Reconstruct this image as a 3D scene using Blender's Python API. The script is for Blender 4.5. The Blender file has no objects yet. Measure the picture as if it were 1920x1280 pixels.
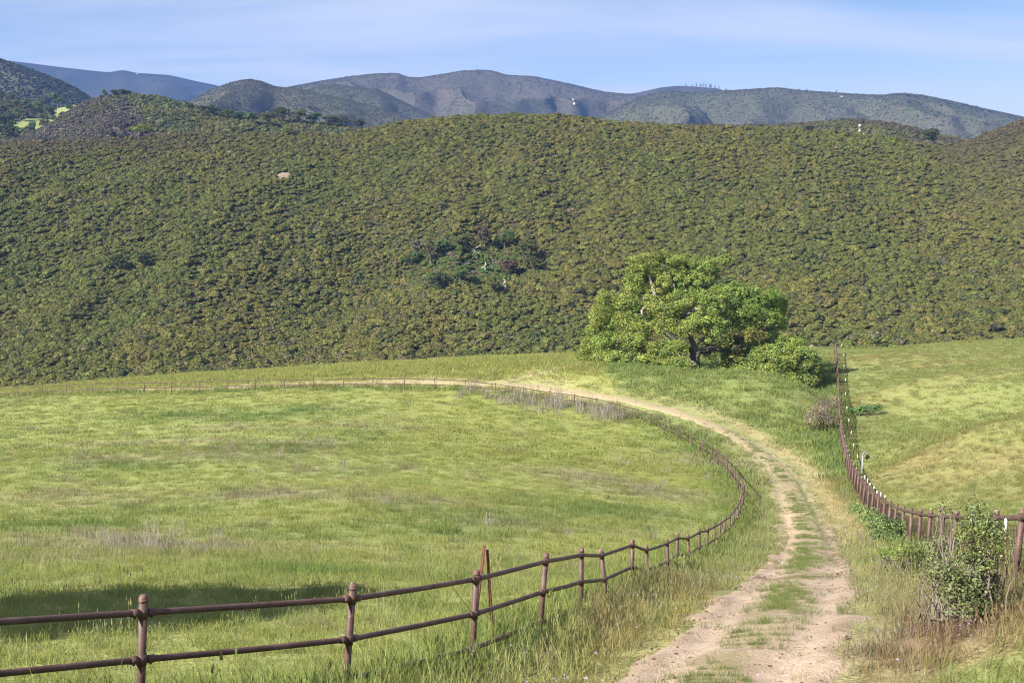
import bpy, bmesh, math, random
import numpy as np
from mathutils import Vector, Matrix, Quaternion

random.seed(7); RNG = np.random.default_rng(11)
SC = bpy.context.scene
COL = SC.collection

# ------------------------------------------------------------------ camera, sky, sun, exposure
F = 2400.0                                   # focal length in photo pixels (1920 wide)
PITCH = math.atan(310 / F)
CP, SP = math.cos(PITCH), math.sin(PITCH)
cam_d = bpy.data.cameras.new('camera'); cam = bpy.data.objects.new('camera', cam_d); COL.objects.link(cam)
cam_d.sensor_width = 36.0; cam_d.lens = F / 1920 * 36.0
cam_d.clip_start = 0.1; cam_d.clip_end = 20000
cam.location = (0, 0, 0); cam.rotation_euler = (math.pi / 2 - PITCH, 0, 0)
SC.camera = cam

SUN_DIR = Vector((-0.80, -0.60, 0)).normalized()
SUN_EL = math.radians(36)
world = bpy.data.worlds.new('World'); SC.world = world; world.use_nodes = True
wn, wl = world.node_tree.nodes, world.node_tree.links
wn.clear()
w_out = wn.new('ShaderNodeOutputWorld'); w_bg = wn.new('ShaderNodeBackground')
w_sky = wn.new('ShaderNodeTexSky'); w_sky.sky_type = 'NISHITA'; w_sky.sun_disc = False
w_sky.sun_elevation = SUN_EL; w_sky.sun_rotation = math.atan2(SUN_DIR.x, SUN_DIR.y)
w_sky.altitude = 2400; w_sky.air_density = 1.0; w_sky.dust_density = 0.15; w_sky.ozone_density = 3.0
w_bg.inputs['Strength'].default_value = 0.05
# thin cirrus: a noise laid over a high flat layer, stretched by the wind
tc = wn.new('ShaderNodeTexCoord'); sep = wn.new('ShaderNodeSeparateXYZ'); wl.new(tc.outputs['Generated'], sep.inputs[0])
zadd = wn.new('ShaderNodeMath'); zadd.operation = 'MAXIMUM'; wl.new(sep.outputs['Z'], zadd.inputs[0]); zadd.inputs[1].default_value = 0.0
zad2 = wn.new('ShaderNodeMath'); zad2.operation = 'ADD'; wl.new(zadd.outputs[0], zad2.inputs[0]); zad2.inputs[1].default_value = 0.2
dx = wn.new('ShaderNodeMath'); dx.operation = 'DIVIDE'; wl.new(sep.outputs['X'], dx.inputs[0]); wl.new(zad2.outputs[0], dx.inputs[1])
dy = wn.new('ShaderNodeMath'); dy.operation = 'DIVIDE'; wl.new(sep.outputs['Y'], dy.inputs[0]); wl.new(zad2.outputs[0], dy.inputs[1])
cmb = wn.new('ShaderNodeCombineXYZ'); wl.new(dx.outputs[0], cmb.inputs[0]); wl.new(dy.outputs[0], cmb.inputs[1])
mp = wn.new('ShaderNodeMapping'); mp.inputs['Rotation'].default_value = (0, 0, math.radians(-14)); mp.inputs['Scale'].default_value = (0.75, 2.3, 1)
mp.inputs['Location'].default_value = (1.7, 0.6, 0)
wl.new(cmb.outputs[0], mp.inputs[0])
nz = wn.new('ShaderNodeTexNoise'); nz.inputs['Scale'].default_value = 0.8; nz.inputs['Detail'].default_value = 7; nz.inputs['Roughness'].default_value = 0.5
nz.inputs['Distortion'].default_value = 0.6
wl.new(mp.outputs[0], nz.inputs['Vector'])
rmp = wn.new('ShaderNodeMapRange'); rmp.inputs['From Min'].default_value = 0.36; rmp.inputs['From Max'].default_value = 0.63
rmp.inputs['To Min'].default_value = 0.2; rmp.inputs['To Max'].default_value = 0.95
wl.new(nz.outputs[0], rmp.inputs['Value'])
wmix = wn.new('ShaderNodeMix'); wmix.data_type = 'RGBA'
wl.new(rmp.outputs[0], wmix.inputs['Factor']); wtint = wn.new('ShaderNodeMix'); wtint.data_type = 'RGBA'; wtint.blend_type = 'MULTIPLY'; wtint.inputs['Factor'].default_value = 1.0; wtint.inputs['B'].default_value = (.87, .93, .97, 1); wl.new(w_sky.outputs[0], wtint.inputs['A']); wl.new(wtint.outputs['Result'], wmix.inputs['A']); wmix.inputs['B'].default_value = (6.3, 6.9, 8.2, 1)
wl.new(wmix.outputs['Result'], w_bg.inputs['Color']); wl.new(w_bg.outputs[0], w_out.inputs['Surface'])

sun_d = bpy.data.lights.new('sun', 'SUN'); sun_d.energy = 5.0; sun_d.angle = math.radians(0.53); sun_d.color = (1.0, 0.94, 0.84)
sun = bpy.data.objects.new('sun', sun_d); COL.objects.link(sun)
sv = Vector((SUN_DIR.x * math.cos(SUN_EL), SUN_DIR.y * math.cos(SUN_EL), math.sin(SUN_EL)))
sun.rotation_euler = (-sv).to_track_quat('-Z', 'Y').to_euler(); sun.location = (-30, -30, 60)

SC.view_settings.view_transform = 'Standard'; SC.view_settings.look = 'None'
SC.view_settings.gamma = 1.0; SC.view_settings.use_curve_mapping = False
SC.view_settings.exposure = 1.2
SC.render.engine = 'CYCLES'
SC.cycles.max_bounces = 5; SC.cycles.diffuse_bounces = 3; SC.cycles.glossy_bounces = 2
SC.cycles.transmission_bounces = 3; SC.cycles.transparent_max_bounces = 6; SC.cycles.volume_bounces = 0
SC.cycles.use_denoising = True; SC.cycles.denoiser = 'OPENIMAGEDENOISE'; SC.cycles.denoising_input_passes = 'RGB_ALBEDO_NORMAL'; SC.cycles.denoising_prefilter = 'ACCURATE'
SC.cycles.filter_width = 1.15

# ------------------------------------------------------------------ helpers
def P(px, py, D):
    """photo pixel and forward distance -> world point"""
    xc = (px - 960) / F; yc = -(py - 640) / F
    k = D / (CP + yc * SP)
    return np.array([xc * k, D, (-SP + yc * CP) * k])

def tag(o, label=None, cat=None, group=None, kind=None):
    if label: o['label'] = label
    if cat: o['category'] = cat
    if group: o['group'] = group
    if kind: o['kind'] = kind
    return o

def link(o, parent=None):
    COL.objects.link(o)
    if parent is not None: o.parent = parent
    return o

def empty(name, loc, label, cat, group=None):
    o = bpy.data.objects.new(name, None); o.location = loc; o.empty_display_size = 0.3
    link(o); return tag(o, label, cat, group)

def mesh_np(name, V, faces, mat=None, attrs=None, smooth=True):
    me = bpy.data.meshes.new(name)
    V = np.asarray(V, dtype=np.float32)
    if isinstance(faces, np.ndarray):
        n, k = faces.shape
        me.vertices.add(len(V)); me.vertices.foreach_set('co', V.ravel())
        me.loops.add(n * k); me.loops.foreach_set('vertex_index', faces.astype(np.int32).ravel())
        me.polygons.add(n); me.polygons.foreach_set('loop_start', np.arange(0, n * k, k, dtype=np.int32))
        me.update(calc_edges=True)
    else:
        me.from_pydata(V.tolist(), [], faces); me.update()
    if smooth and len(me.polygons):
        me.polygons.foreach_set('use_smooth', np.ones(len(me.polygons), dtype=bool))
    for an, av in (attrs or {}).items():
        av = np.asarray(av, dtype=np.float32)
        if av.ndim == 1:
            a = me.attributes.new(an, 'FLOAT', 'POINT'); a.data.foreach_set('value', av)
        else:
            if av.shape[1] == 3: av = np.concatenate([av, np.ones((len(av), 1), np.float32)], 1)
            a = me.attributes.new(an, 'FLOAT_COLOR', 'POINT'); a.data.foreach_set('color', av.ravel())
    if mat: me.materials.append(mat)
    return me

def obj(name, me, parent=None, loc=None):
    o = bpy.data.objects.new(name, me)
    if loc is not None: o.location = loc
    return link(o, parent)

def _hash(ix, iy, seed):
    h = (ix.astype(np.int64) * 374761393 + iy.astype(np.int64) * 668265263 + seed * 1442695041) & 0x7fffffff
    h = ((h ^ (h >> 13)) * 1274126177) & 0x7fffffff
    h = (h ^ (h >> 16)) & 0xffff
    return h / 65535.0

def vnoise(x, y, seed=0):
    x = np.asarray(x, float); y = np.asarray(y, float)
    ix, iy = np.floor(x), np.floor(y); fx, fy = x - ix, y - iy
    u = fx * fx * (3 - 2 * fx); v = fy * fy * (3 - 2 * fy)
    ix = ix.astype(np.int64); iy = iy.astype(np.int64)
    a, b = _hash(ix, iy, seed), _hash(ix + 1, iy, seed)
    c, d = _hash(ix, iy + 1, seed), _hash(ix + 1, iy + 1, seed)
    return (a * (1 - u) + b * u) * (1 - v) + (c * (1 - u) + d * u) * v

def fbm(x, y, seed=0, octv=4):
    s = 0; a = 0.5; t = 0
    for k in range(octv):
        s = s + a * vnoise(x * 2 ** k + 17.3 * k, y * 2 ** k - 9.1 * k, seed + k); t += a; a *= 0.5
    return s / t                                  # 0..1, mean .5

def sstep(a, b, x):
    t = np.clip((x - a) / (b - a), 0, 1); return t * t * (3 - 2 * t)

def mixc(A, B, t):
    t = np.asarray(t)[..., None]; return A * (1 - t) + B * t

# ------------------------------------------------------------------ materials
def new_mat(name):
    m = bpy.data.materials.new(name); m.use_nodes = True
    nt = m.node_tree; nt.nodes.clear()
    out = nt.nodes.new('ShaderNodeOutputMaterial')
    return m, nt, out

def leaf_mat(name, instanced=True, trans=0.35, rough=0.55, spec=0.25, spread=.38):
    """leaf or blade: colour from the plant, a little different on every leaf; light passes through"""
    m, nt, out = new_mat(name); N, L = nt.nodes, nt.links
    at = N.new('ShaderNodeAttribute'); at.attribute_name = 'col'; at.attribute_type = 'INSTANCER' if instanced else 'GEOMETRY'
    va = N.new('ShaderNodeAttribute'); va.attribute_name = 'var'; va.attribute_type = 'GEOMETRY'
    mr = N.new('ShaderNodeMapRange'); mr.inputs['To Min'].default_value = 1 - spread; mr.inputs['To Max'].default_value = 1 + spread
    L.new(va.outputs['Fac'], mr.inputs['Value'])
    mu = N.new('ShaderNodeVectorMath'); mu.operation = 'SCALE'
    L.new(at.outputs['Color'], mu.inputs[0]); L.new(mr.outputs[0], mu.inputs['Scale'])
    pb = N.new('ShaderNodeBsdfPrincipled'); pb.inputs['Roughness'].default_value = rough
    pb.inputs['Specular IOR Level'].default_value = spec
    L.new(mu.outputs[0], pb.inputs['Base Color'])
    tr = N.new('ShaderNodeBsdfTranslucent'); L.new(mu.outputs[0], tr.inputs['Color'])
    mx = N.new('ShaderNodeMixShader'); mx.inputs[0].default_value = trans
    L.new(pb.outputs[0], mx.inputs[1]); L.new(tr.outputs[0], mx.inputs[2]); L.new(mx.outputs[0], out.inputs['Surface'])
    return m

def ground_mat(name, scale=1.0, bump=0.5, detail_amp=0.45, attr='col'):
    m, nt, out = new_mat(name); N, L = nt.nodes, nt.links
    at = N.new('ShaderNodeAttribute'); at.attribute_name = attr
    geo = N.new('ShaderNodeNewGeometry')
    n1 = N.new('ShaderNodeTexNoise'); n1.inputs['Scale'].default_value = 2.2 * scale; n1.inputs['Detail'].default_value = 8; n1.inputs['Roughness'].default_value = 0.7
    n2 = N.new('ShaderNodeTexNoise'); n2.inputs['Scale'].default_value = 14 * scale; n2.inputs['Detail'].default_value = 4
    for n in (n1, n2): L.new(geo.outputs['Position'], n.inputs['Vector'])
    ad = N.new('ShaderNodeMath'); ad.operation = 'ADD'; L.new(n1.outputs[0], ad.inputs[0]); L.new(n2.outputs[0], ad.inputs[1])
    mr = N.new('ShaderNodeMapRange'); mr.inputs['From Min'].default_value = 0.65; mr.inputs['From Max'].default_value = 1.35
    mr.inputs['To Min'].default_value = 1 - detail_amp; mr.inputs['To Max'].default_value = 1 + detail_amp
    L.new(ad.outputs[0], mr.inputs['Value'])
    mu = N.new('ShaderNodeVectorMath'); mu.operation = 'SCALE'; L.new(at.outputs['Color'], mu.inputs[0]); L.new(mr.outputs[0], mu.inputs['Scale'])
    pb = N.new('ShaderNodeBsdfPrincipled'); pb.inputs['Roughness'].default_value = 0.95; pb.inputs['Specular IOR Level'].default_value = 0.1
    L.new(mu.outputs[0], pb.inputs['Base Color'])
    bp = N.new('ShaderNodeBump'); bp.inputs['Strength'].default_value = bump; bp.inputs['Distance'].default_value = 0.12 / scale
    L.new(ad.outputs[0], bp.inputs['Height']); L.new(bp.outputs[0], pb.inputs['Normal'])
    L.new(pb.outputs[0], out.inputs['Surface'])
    return m

def simple_mat(name, c1, c2=None, scale=6.0, rough=0.6, spec=0.3, bump=0.0, coord='Object', metallic=0.0, lo=0.35, hi=0.7, stretch=None):
    m, nt, out = new_mat(name); N, L = nt.nodes, nt.links
    pb = N.new('ShaderNodeBsdfPrincipled'); pb.inputs['Roughness'].default_value = rough
    pb.inputs['Specular IOR Level'].default_value = spec; pb.inputs['Metallic'].default_value = metallic
    tcn = N.new('ShaderNodeTexCoord')
    nzn = N.new('ShaderNodeTexNoise'); nzn.inputs['Scale'].default_value = scale; nzn.inputs['Detail'].default_value = 6; nzn.inputs['Roughness'].default_value = 0.65
    if stretch:
        mpn = N.new('ShaderNodeMapping'); mpn.inputs['Scale'].default_value = stretch
        L.new(tcn.outputs[coord], mpn.inputs[0]); L.new(mpn.outputs[0], nzn.inputs['Vector'])
    else: L.new(tcn.outputs[coord], nzn.inputs['Vector'])
    cr = N.new('ShaderNodeMapRange'); cr.inputs['From Min'].default_value = lo; cr.inputs['From Max'].default_value = hi
    L.new(nzn.outputs[0], cr.inputs['Value'])
    mx = N.new('ShaderNodeMix'); mx.data_type = 'RGBA'
    mx.inputs['A'].default_value = (*c1, 1); mx.inputs['B'].default_value = (*(c2 or c1), 1)
    L.new(cr.outputs[0], mx.inputs['Factor']); L.new(mx.outputs['Result'], pb.inputs['Base Color'])
    if bump:
        bp = N.new('ShaderNodeBump'); bp.inputs['Strength'].default_value = bump; bp.inputs['Distance'].default_value = 0.02
        L.new(nzn.outputs[0], bp.inputs['Height']); L.new(bp.outputs[0], pb.inputs['Normal'])
    L.new(pb.outputs[0], out.inputs['Surface'])
    return m

M_blade = leaf_mat('grass_blade', True, 0.45, 0.6, 0.2, .27)
M_shrub = leaf_mat('shrub_leaf', True, 0.22, 0.6, 0.25)
M_leaf = leaf_mat('tree_leaf', False, 0.38, 0.5, 0.3)
M_field = ground_mat('field_soil', 1.0, 0.6)
M_track = ground_mat('track_dirt', 2.2, 0.7, 0.32)
M_hill = ground_mat('hill_soil', 0.5, 0.5)
M_far = ground_mat('mountain_scrub', 0.05, 0.9, 0.4)
def pipe_mat(name):
    """old brown fence paint: dusty and sun-bleached in blotches, freckled with rust and pale droppings"""
    m = simple_mat(name, (0.105, 0.059, 0.052), (0.062, 0.034, 0.030), 7, 0.55, 0.35, 0.25, lo=.3, hi=.75)
    nt = m.node_tree; N, L = nt.nodes, nt.links; pb = [n for n in N if n.type == 'BSDF_PRINCIPLED'][0]; tcn = [n for n in N if n.type == 'TEX_COORD'][0]
    src = pb.inputs['Base Color'].links[0].from_socket
    for sc_, lo, hi, col in ((26, .62, .68, (.21, .085, .04, 1)), (48, .70, .74, (.42, .36, .31, 1)), (3.2, .52, .72, (.155, .095, .082, 1))):
        n = N.new('ShaderNodeTexNoise'); n.inputs['Scale'].default_value = sc_; n.inputs['Detail'].default_value = 3; L.new(tcn.outputs['Object'], n.inputs['Vector'])
        r = N.new('ShaderNodeMapRange'); r.inputs['From Min'].default_value = lo; r.inputs['From Max'].default_value = hi; r.inputs['To Max'].default_value = .8; L.new(n.outputs[0], r.inputs['Value'])
        x = N.new('ShaderNodeMix'); x.data_type = 'RGBA'; L.new(r.outputs[0], x.inputs['Factor']); L.new(src, x.inputs['A']); x.inputs['B'].default_value = col; src = x.outputs['Result']
    L.new(src, pb.inputs['Base Color']); return m
M_pipe = pipe_mat('brown_painted_pipe')
M_pipe_light = simple_mat('lichen_stained_cap', (0.13, 0.068, 0.058), (0.42, 0.38, 0.34), 22, 0.6, 0.3, 0.1, lo=0.56, hi=0.64)
M_rust = simple_mat('rusty_steel', (0.15, 0.065, 0.042), (0.085, 0.042, 0.032), 14, 0.8, 0.2, 0.2)
M_wire = simple_mat('rusty_wire', (0.075, 0.044, 0.036), (0.05, 0.032, 0.027), 8, 0.7, 0.3)
M_white = simple_mat('white_plastic', (0.82, 0.80, 0.76), (0.7, 0.68, 0.64), 9, 0.45, 0.4)
M_grey = simple_mat('galvanised_steel', (0.30, 0.32, 0.33), (0.22, 0.23, 0.24), 9, 0.45, 0.5, metallic=0.3)
M_black = simple_mat('dark_rubber', (0.02, 0.02, 0.022), (0.035, 0.033, 0.03), 9, 0.5, 0.4)
M_bark = simple_mat('oak_bark', (0.27, 0.235, 0.20), (0.10, 0.082, 0.07), 3.0, 0.9, 0.15, 0.9, stretch=(1, 1, 0.35))
M_barkpale = simple_mat('grey_bark', (0.36, 0.33, 0.29), (0.15, 0.125, 0.105), 4.0, 0.9, 0.15, 0.6)
M_snag = simple_mat('bleached_wood', (0.62, 0.58, 0.52), (0.40, 0.36, 0.31), 5.0, 0.8, 0.2, 0.3)
M_rock = simple_mat('pale_rock', (0.58, 0.50, 0.41), (0.38, 0.32, 0.26), 0.6, 0.9, 0.2, 0.6)
M_sand = simple_mat('sandy_soil', (0.36, 0.28, 0.20), (0.22, 0.17, 0.12), 0.8, 0.95, 0.1, 0.5)

# ------------------------------------------------------------------ fence lines (plan), the frame of the near terrain
POSTS = [(268,1148),(660,1122),(893,1085),(1023,1052),(1090,1040),(1128,1041),(1185.8,1021.5),(1212,1031.4),(1250.8,1018.9),(1270.5,1007.7),(1289.9,1009.6),(1310.9,997.6),(1326.8,994.4),(1339.5,987),(1350.2,981.7),(1360.5,973.7),(1368.5,969),(1377.3,956.5),(1382.6,951),(1388.4,936.5),(1393.7,923),(1395,912.6),(1392,902),(1384.4,891),(1377.8,883.4),(1369.8,872.8),(1363.2,863.5),(1354.7,856),(1346.7,848.9),(1335.3,838),(1317.2,826.9),(1296,815.7),(1272,802.4),(1247.1,789.7),(1221.1,778.5),(1195.9,767.9),(1161.3,758.6),(1119,748),(1077,741),(1030,735),(981,727),(929,720),(873,714),(815,711),(758,710)]
LEFT = [(699,710.3),(643.8,710.3),(587.3,711.4),(533,711.9),(478.7,712.8),(425.4,713.9),(372.6,715.7),(321.5,716.8),(270.1,717.7),(220.6,718.8),(172,720),(124.7,722),(79,724),(34.6,726.8),(-10,730.5),(-56,734.5),(-104,739)]
STEP = 2.5
Ds = [11.4]
for i in range(1, len(POSTS)):
    p0 = P(*POSTS[i - 1], Ds[-1]); cand = np.linspace(Ds[-1] - 1.5, Ds[-1] + 3.2, 4000)
    dist = np.array([math.hypot(*(P(*POSTS[i], d) - p0)[:2]) for d in cand])
    ok = np.where(np.diff(np.sign(dist - STEP)))[0]
    Ds.append(cand[ok[-1]] if len(ok) else Ds[-1] + 2.2)
FENCE = [P(*p, d) for p, d in zip(POSTS, Ds)]           # top rail height at every post
# tidy the far perpendicular stretch where the step says little about distance
d0 = Ds[40]
for i in range(41, len(FENCE)): FENCE[i] = P(*POSTS[i], d0 + (i - 40) * 0.85)
d1 = d0 + (len(FENCE) - 41) * 0.85
for i, p in enumerate(LEFT): FENCE.append(P(*p, d1 + 0.78 * (i + 1)))
PRE = [np.array([-9.35, 5.2, -2.15]), np.array([-7.45, 7.0, -2.75]), np.array([-5.4, 9.0, -3.33])]   # before the frame
FENCE = PRE + FENCE
NPRE = len(PRE)
def post_drop(i):
    """rail height above the ground at post i"""
    k = i - NPRE
    if k <= 3: return 1.14
    if k <= 6: return 1.14 - 0.07 * (k - 3)
    if k <= 10: return 0.90
    return 0.86
FX = np.array([p[0] for p in FENCE]); FY = np.array([p[1] for p in FENCE])

RIGHT = [(1916,970,20.8),(1867,970,23.0),(1825,969.5,25.4),(1793,969,27.8),(1768,968,30.2),(1745,965.5,32.7),(1726,963,35.1),(1709,960,37.6),(1694,956,40.1),(1681,951.5,42.5),(1669.5,946,45),(1659,940,47.5),(1648,930,50),(1638,921.5,52.5),(1629,915,55),(1622,908.5,57.5),(1615.5,900,60),(1610,891,62.5),(1605,883,65),(1600,874.5,67.5),(1596,866,70),(1592.5,857.5,72.5),(1589.5,849,75),(1587,840,77.5),(1585,831,80),(1583,821.5,82.5),(1581,812,85),(1579.3,802,87.5),(1578,792.5,90),(1577,783.5,92.5),(1576.2,775,95),(1575.5,767,97.5),(1575,759.5,100),(1574.4,752.5,102.5),(1574,746,105),(1573.5,739.5,107.5),(1573.2,733.5,110),(1573,727.5,112.5),(1572.7,721.5,115),(1572.4,715.5,117.5),(1572,709.5,120),(1571.7,703.5,122.5),(1571.3,697.5,125),(1571,691.5,127.5),(1570.5,685.5,130),(1570,680,132.5),(1569.6,674.5,135),(1569.2,669,137.5),(1568.8,663.5,140),(1568.4,658,142.5),(1568,652.5,145),(1567.6,647,147.5),(1567.2,641.5,150)]
RPRE = [np.array([6.55, 13.3, -3.55]), np.array([7.15, 15.8, -4.25]), np.array([7.72, 18.3, -4.90])]
RF = RPRE + [P(*r) for r in RIGHT]
RX = np.array([p[0] for p in RF]); RY = np.array([p[1] for p in RF])
RDROP = 1.22

# ------------------------------------------------------------------ near terrain: thin plate surface through known heights
cp = []
for i, p in enumerate(FENCE): cp.append((p[0], p[1], p[2] - post_drop(i)))
for p in RF[::2]: cp.append((p[0], p[1], p[2] - RDROP))
for px, py, D in [(1350,1280,14.2),(1490,1105,26.5),
                  (300,1065,30),(300,948,50),(300,822,80),(-500,1065,30),(-500,948,52),(-500,830,84),(700,935,51),(800,822,78),
                  (1303,700,110),(1480,712,108),(1120,700,110),
                  (0,727.5,150),(-450,765,140),(250,708,156),(500,692,160),(750,680,160),(1000,668,160),(1300,658,165),(1530,651,160),(1600,655,158),(1750,647,158),(1920,637,158),(2200,628,160),
                  (1850,800,70),(1920,720,105),(1700,720,112),(1700,830,80),(2200,800,80),(1900,1290,12.2),(1700,1285,13.2)]:
    cp.append(tuple(P(px, py, D)))
cp += [(-8, 2, -1.9), (0, 0, -1.72), (7, 1, -1.6), (0, 6, -3.05), (0, -9, 0.7), (-22, -8, 0.3), (22, -8, 0.6), (16, 12, -3.9), (30, 22, -6.6), (-18, 12, -4.6), (-30, 20, -6.8)]
cp = np.array(cp)
SCL = 40.0
def _phi(r2): return 0.5 * r2 * np.log(np.maximum(r2, 1e-12))
_n = len(cp); _X = cp[:, :2] / SCL
_K = _phi(((_X[:, None] - _X[None]) ** 2).sum(-1)) + np.eye(_n) * 2e-4
_Pm = np.concatenate([np.ones((_n, 1)), _X], 1)
_A = np.block([[_K, _Pm], [_Pm.T, np.zeros((3, 3))]])
_w = np.linalg.solve(_A, np.concatenate([cp[:, 2], np.zeros(3)]))
def tps(x, y):
    x = np.asarray(x, float).ravel() / SCL; y = np.asarray(y, float).ravel() / SCL
    out = np.empty(len(x))
    for a in range(0, len(x), 20000):
        b = slice(a, a + 20000)
        r2 = (x[b, None] - _X[None, :, 0]) ** 2 + (y[b, None] - _X[None, :, 1]) ** 2
        out[b] = _phi(r2) @ _w[:_n] + _w[_n] + _w[_n + 1] * x[b] + _w[_n + 2] * y[b]
    return out
_ex = np.array([-60, -28, -14, -3, 12, 22, 40, 64, 100.]); _ey = np.array([143, 152, 158, 160, 164, 160, 158, 158, 158.])
def terrain(x, y):
    x = np.asarray(x, float); y = np.asarray(y, float); shp = np.broadcast(x, y).shape
    x = np.broadcast_to(x, shp).ravel(); y = np.broadcast_to(y, shp).ravel()
    e = np.interp(x, _ex, _ey)
    yy = np.minimum(y, e)
    z = tps(x, yy)
    over = np.maximum(y - e, 0)
    z = z - 0.34 * over * sstep(0, 12, over) - 0.06 * np.minimum(over, 6)
    relief = (fbm(x / 3.1, y / 3.1, 5, 3) - 0.5) * 0.22 + (fbm(x / 14, y / 14, 9, 2) - 0.5) * 0.35 * sstep(25, 60, y)
    return (z + relief).reshape(shp)
def T1(x, y): return float(terrain(np.array([x]), np.array([y]))[0])

# precompute a fine lookup for fast queries
def pix2ground(px, py, dmax=175):
    d = np.concatenate([np.linspace(4, 40, 400), np.linspace(40.2, dmax, 700)])
    xc = (px - 960) / F; yc = -(py - 640) / F
    k = d / (CP + yc * SP); X = xc * k; Z = (-SP + yc * CP) * k
    g = terrain(X, d)
    hit = np.where(Z <= g)[0]
    i = hit[0] if len(hit) else len(d) - 1
    return np.array([X[i], d[i], g[i]])

# track centre line: pixels on the ground, then a constant offset from the far rails
TPIX = [(1250,1400),(1350,1280),(1435,1180),(1495,1100),(1512,1040),(1512,1000),(1490,940),(1458,880),(1398,830),(1338,800),(1272,776)]
tr = [pix2ground(*p)[:2] for p in TPIX]
tr = [tr[0] + (tr[0] - tr[1]) * 1.2, ] + tr
fi = [i for i in range(len(FENCE)) if FENCE[i][1] > 96 and i - NPRE > 36]
fpl = np.stack([FX, FY], 1)
for i in fi[1::2]:
    a, b = fpl[max(i - 1, 0)], fpl[min(i + 1, len(fpl) - 1)]
    t = (b - a) / np.linalg.norm(b - a); n = np.array([t[1], -t[0]])
    tr.append(fpl[i] + n * 3.1)
tr = np.array(tr)
def catmull(pts, step):
    out = []
    for i in range(len(pts) - 1):
        p0, p1, p2, p3 = pts[max(i - 1, 0)], pts[i], pts[i + 1], pts[min(i + 2, len(pts) - 1)]
        n = max(2, int(np.linalg.norm(p2 - p1) / step))
        for t in np.linspace(0, 1, n, endpoint=False):
            out.append(0.5 * ((2 * p1) + (-p0 + p2) * t + (2 * p0 - 5 * p1 + 4 * p2 - p3) * t * t + (-p0 + 3 * p1 - 3 * p2 + p3) * t ** 3))
    out.append(pts[-1]); return np.array(out)
TRK = catmull(tr, 0.3)

def dist_line(x, y, L, step=1):
    """distance to a polyline, signed side, running parameter"""
    x = np.asarray(x, float); y = np.asarray(y, float)
    best = np.full(x.shape, 1e9); side = np.zeros(x.shape); par = np.zeros(x.shape)
    for i in range(0, len(L) - 1, step):
        a, b = L[i], L[min(i + step, len(L) - 1)]
        ab = b - a; l2 = ab @ ab + 1e-9
        t = np.clip(((x - a[0]) * ab[0] + (y - a[1]) * ab[1]) / l2, 0, 1)
        ddx = x - a[0] - t * ab[0]; ddy = y - a[1] - t * ab[1]
        d = np.hypot(ddx, ddy); m = d < best
        best = np.where(m, d, best); side = np.where(m, np.sign(ab[0] * ddy - ab[1] * ddx), side); par = np.where(m, i + t * step, par)
    return best, side, par

FPOLY = np.concatenate([fpl, [[-80, FY[-1]], [-80, -6]]])
def inside(x, y, poly):
    c = np.zeros(np.shape(x), bool); n = len(poly)
    for i in range(n):
        x1, y1 = poly[i]; x2, y2 = poly[(i + 1) % n]
        if y1 == y2: continue
        m = ((y1 > y) != (y2 > y)) & (x < (x2 - x1) * (y - y1) / (y2 - y1) + x1)
        c ^= m
    return c

TREE0 = pix2ground(1303, 697)
G_field = np.array([.275, .302, .092]); G_lush = np.array([.165, .225, .06]); G_straw = np.array([.44, .375, .21])
G_dry = np.array([.25, .205, .155]); G_right = np.array([.222, .25, .078]); G_red = np.array([.30, .205, .105]); G_mid = np.array([.21, .245, .08])
# patches named by where they lie on the ground: (point, radius x, radius y, colour, weight, height factor)
PATCH = []
def patch(px, py, rx, ry, col, w, h=1.0):
    q = pix2ground(px, py); PATCH.append((q[0], q[1], rx, ry, np.array(col), w * (.5 if col is G_dry else .34 if col is G_red else .8), h))
for px, py, r in [(540,838,1.6),(1170,958,2.6),(900,968,2.6),(800,985,1.6),(700,992,1.4),(60,985,1.5),(180,985,1.5),(560,1070,1.6),(480,1000,1.6),(300,960,1.5),(1090,960,2),(850,1000,1.4),(620,1078,1.4),(230,870,2),(330,780,3),(560,770,3),(480,785,2)]:
    patch(px, py, r * 1.6, r, G_lush * 0.95, 0.8, 1.25)
for px, py, r in [(160,1025,1.5),(300,1035,1.6),(60,1050,1.2),(230,1000,1.6),(20,1010,1.2),(420,1025,1.5),(430,852,3),(340,830,2.5),(200,832,2),(210,860,2),(440,803,1.6),(650,797,1.6),(640,880,1.6),(1220,925,2.4),(1130,905,2.0),(1050,885,1.8),(790,940,1.8),(970,985,1.5),(560,830,2.2),(1330,865,2.5),(130,930,2.0),(480,930,2),(600,925,2)]:
    patch(px, py, r * 1.7, r, G_dry, 0.62, 1.05)
for px, py, rx, ry in [(1700,880,4,4),(1800,900,6,3),(1880,870,4,3),(1640,760,3,4),(1650,670,7,5),(1750,850,4,3),(1900,930,3,2),(1860,700,5,4),(1780,680,6,4)]:
    patch(px, py, rx, ry, G_red, 0.7, 0.9)
patch(1745, 1195, 1.1, .9, (.215, .15, .105), .8, .9); patch(1600, 1110, .7, 1.0, (.20, .125, .09), .8, .7)
patch(1630, 768, 2.6, 1.2, G_lush * 0.8, 0.95, 1.7); patch(1700, 700, 1.2, .8, G_lush, 0.9, 1.4)
BR = [pix2ground(*p)[:2] for p in [(960,714),(1000,703),(1050,692),(1110,684)]]
BRL = catmull(np.array(BR), 1.0)

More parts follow.
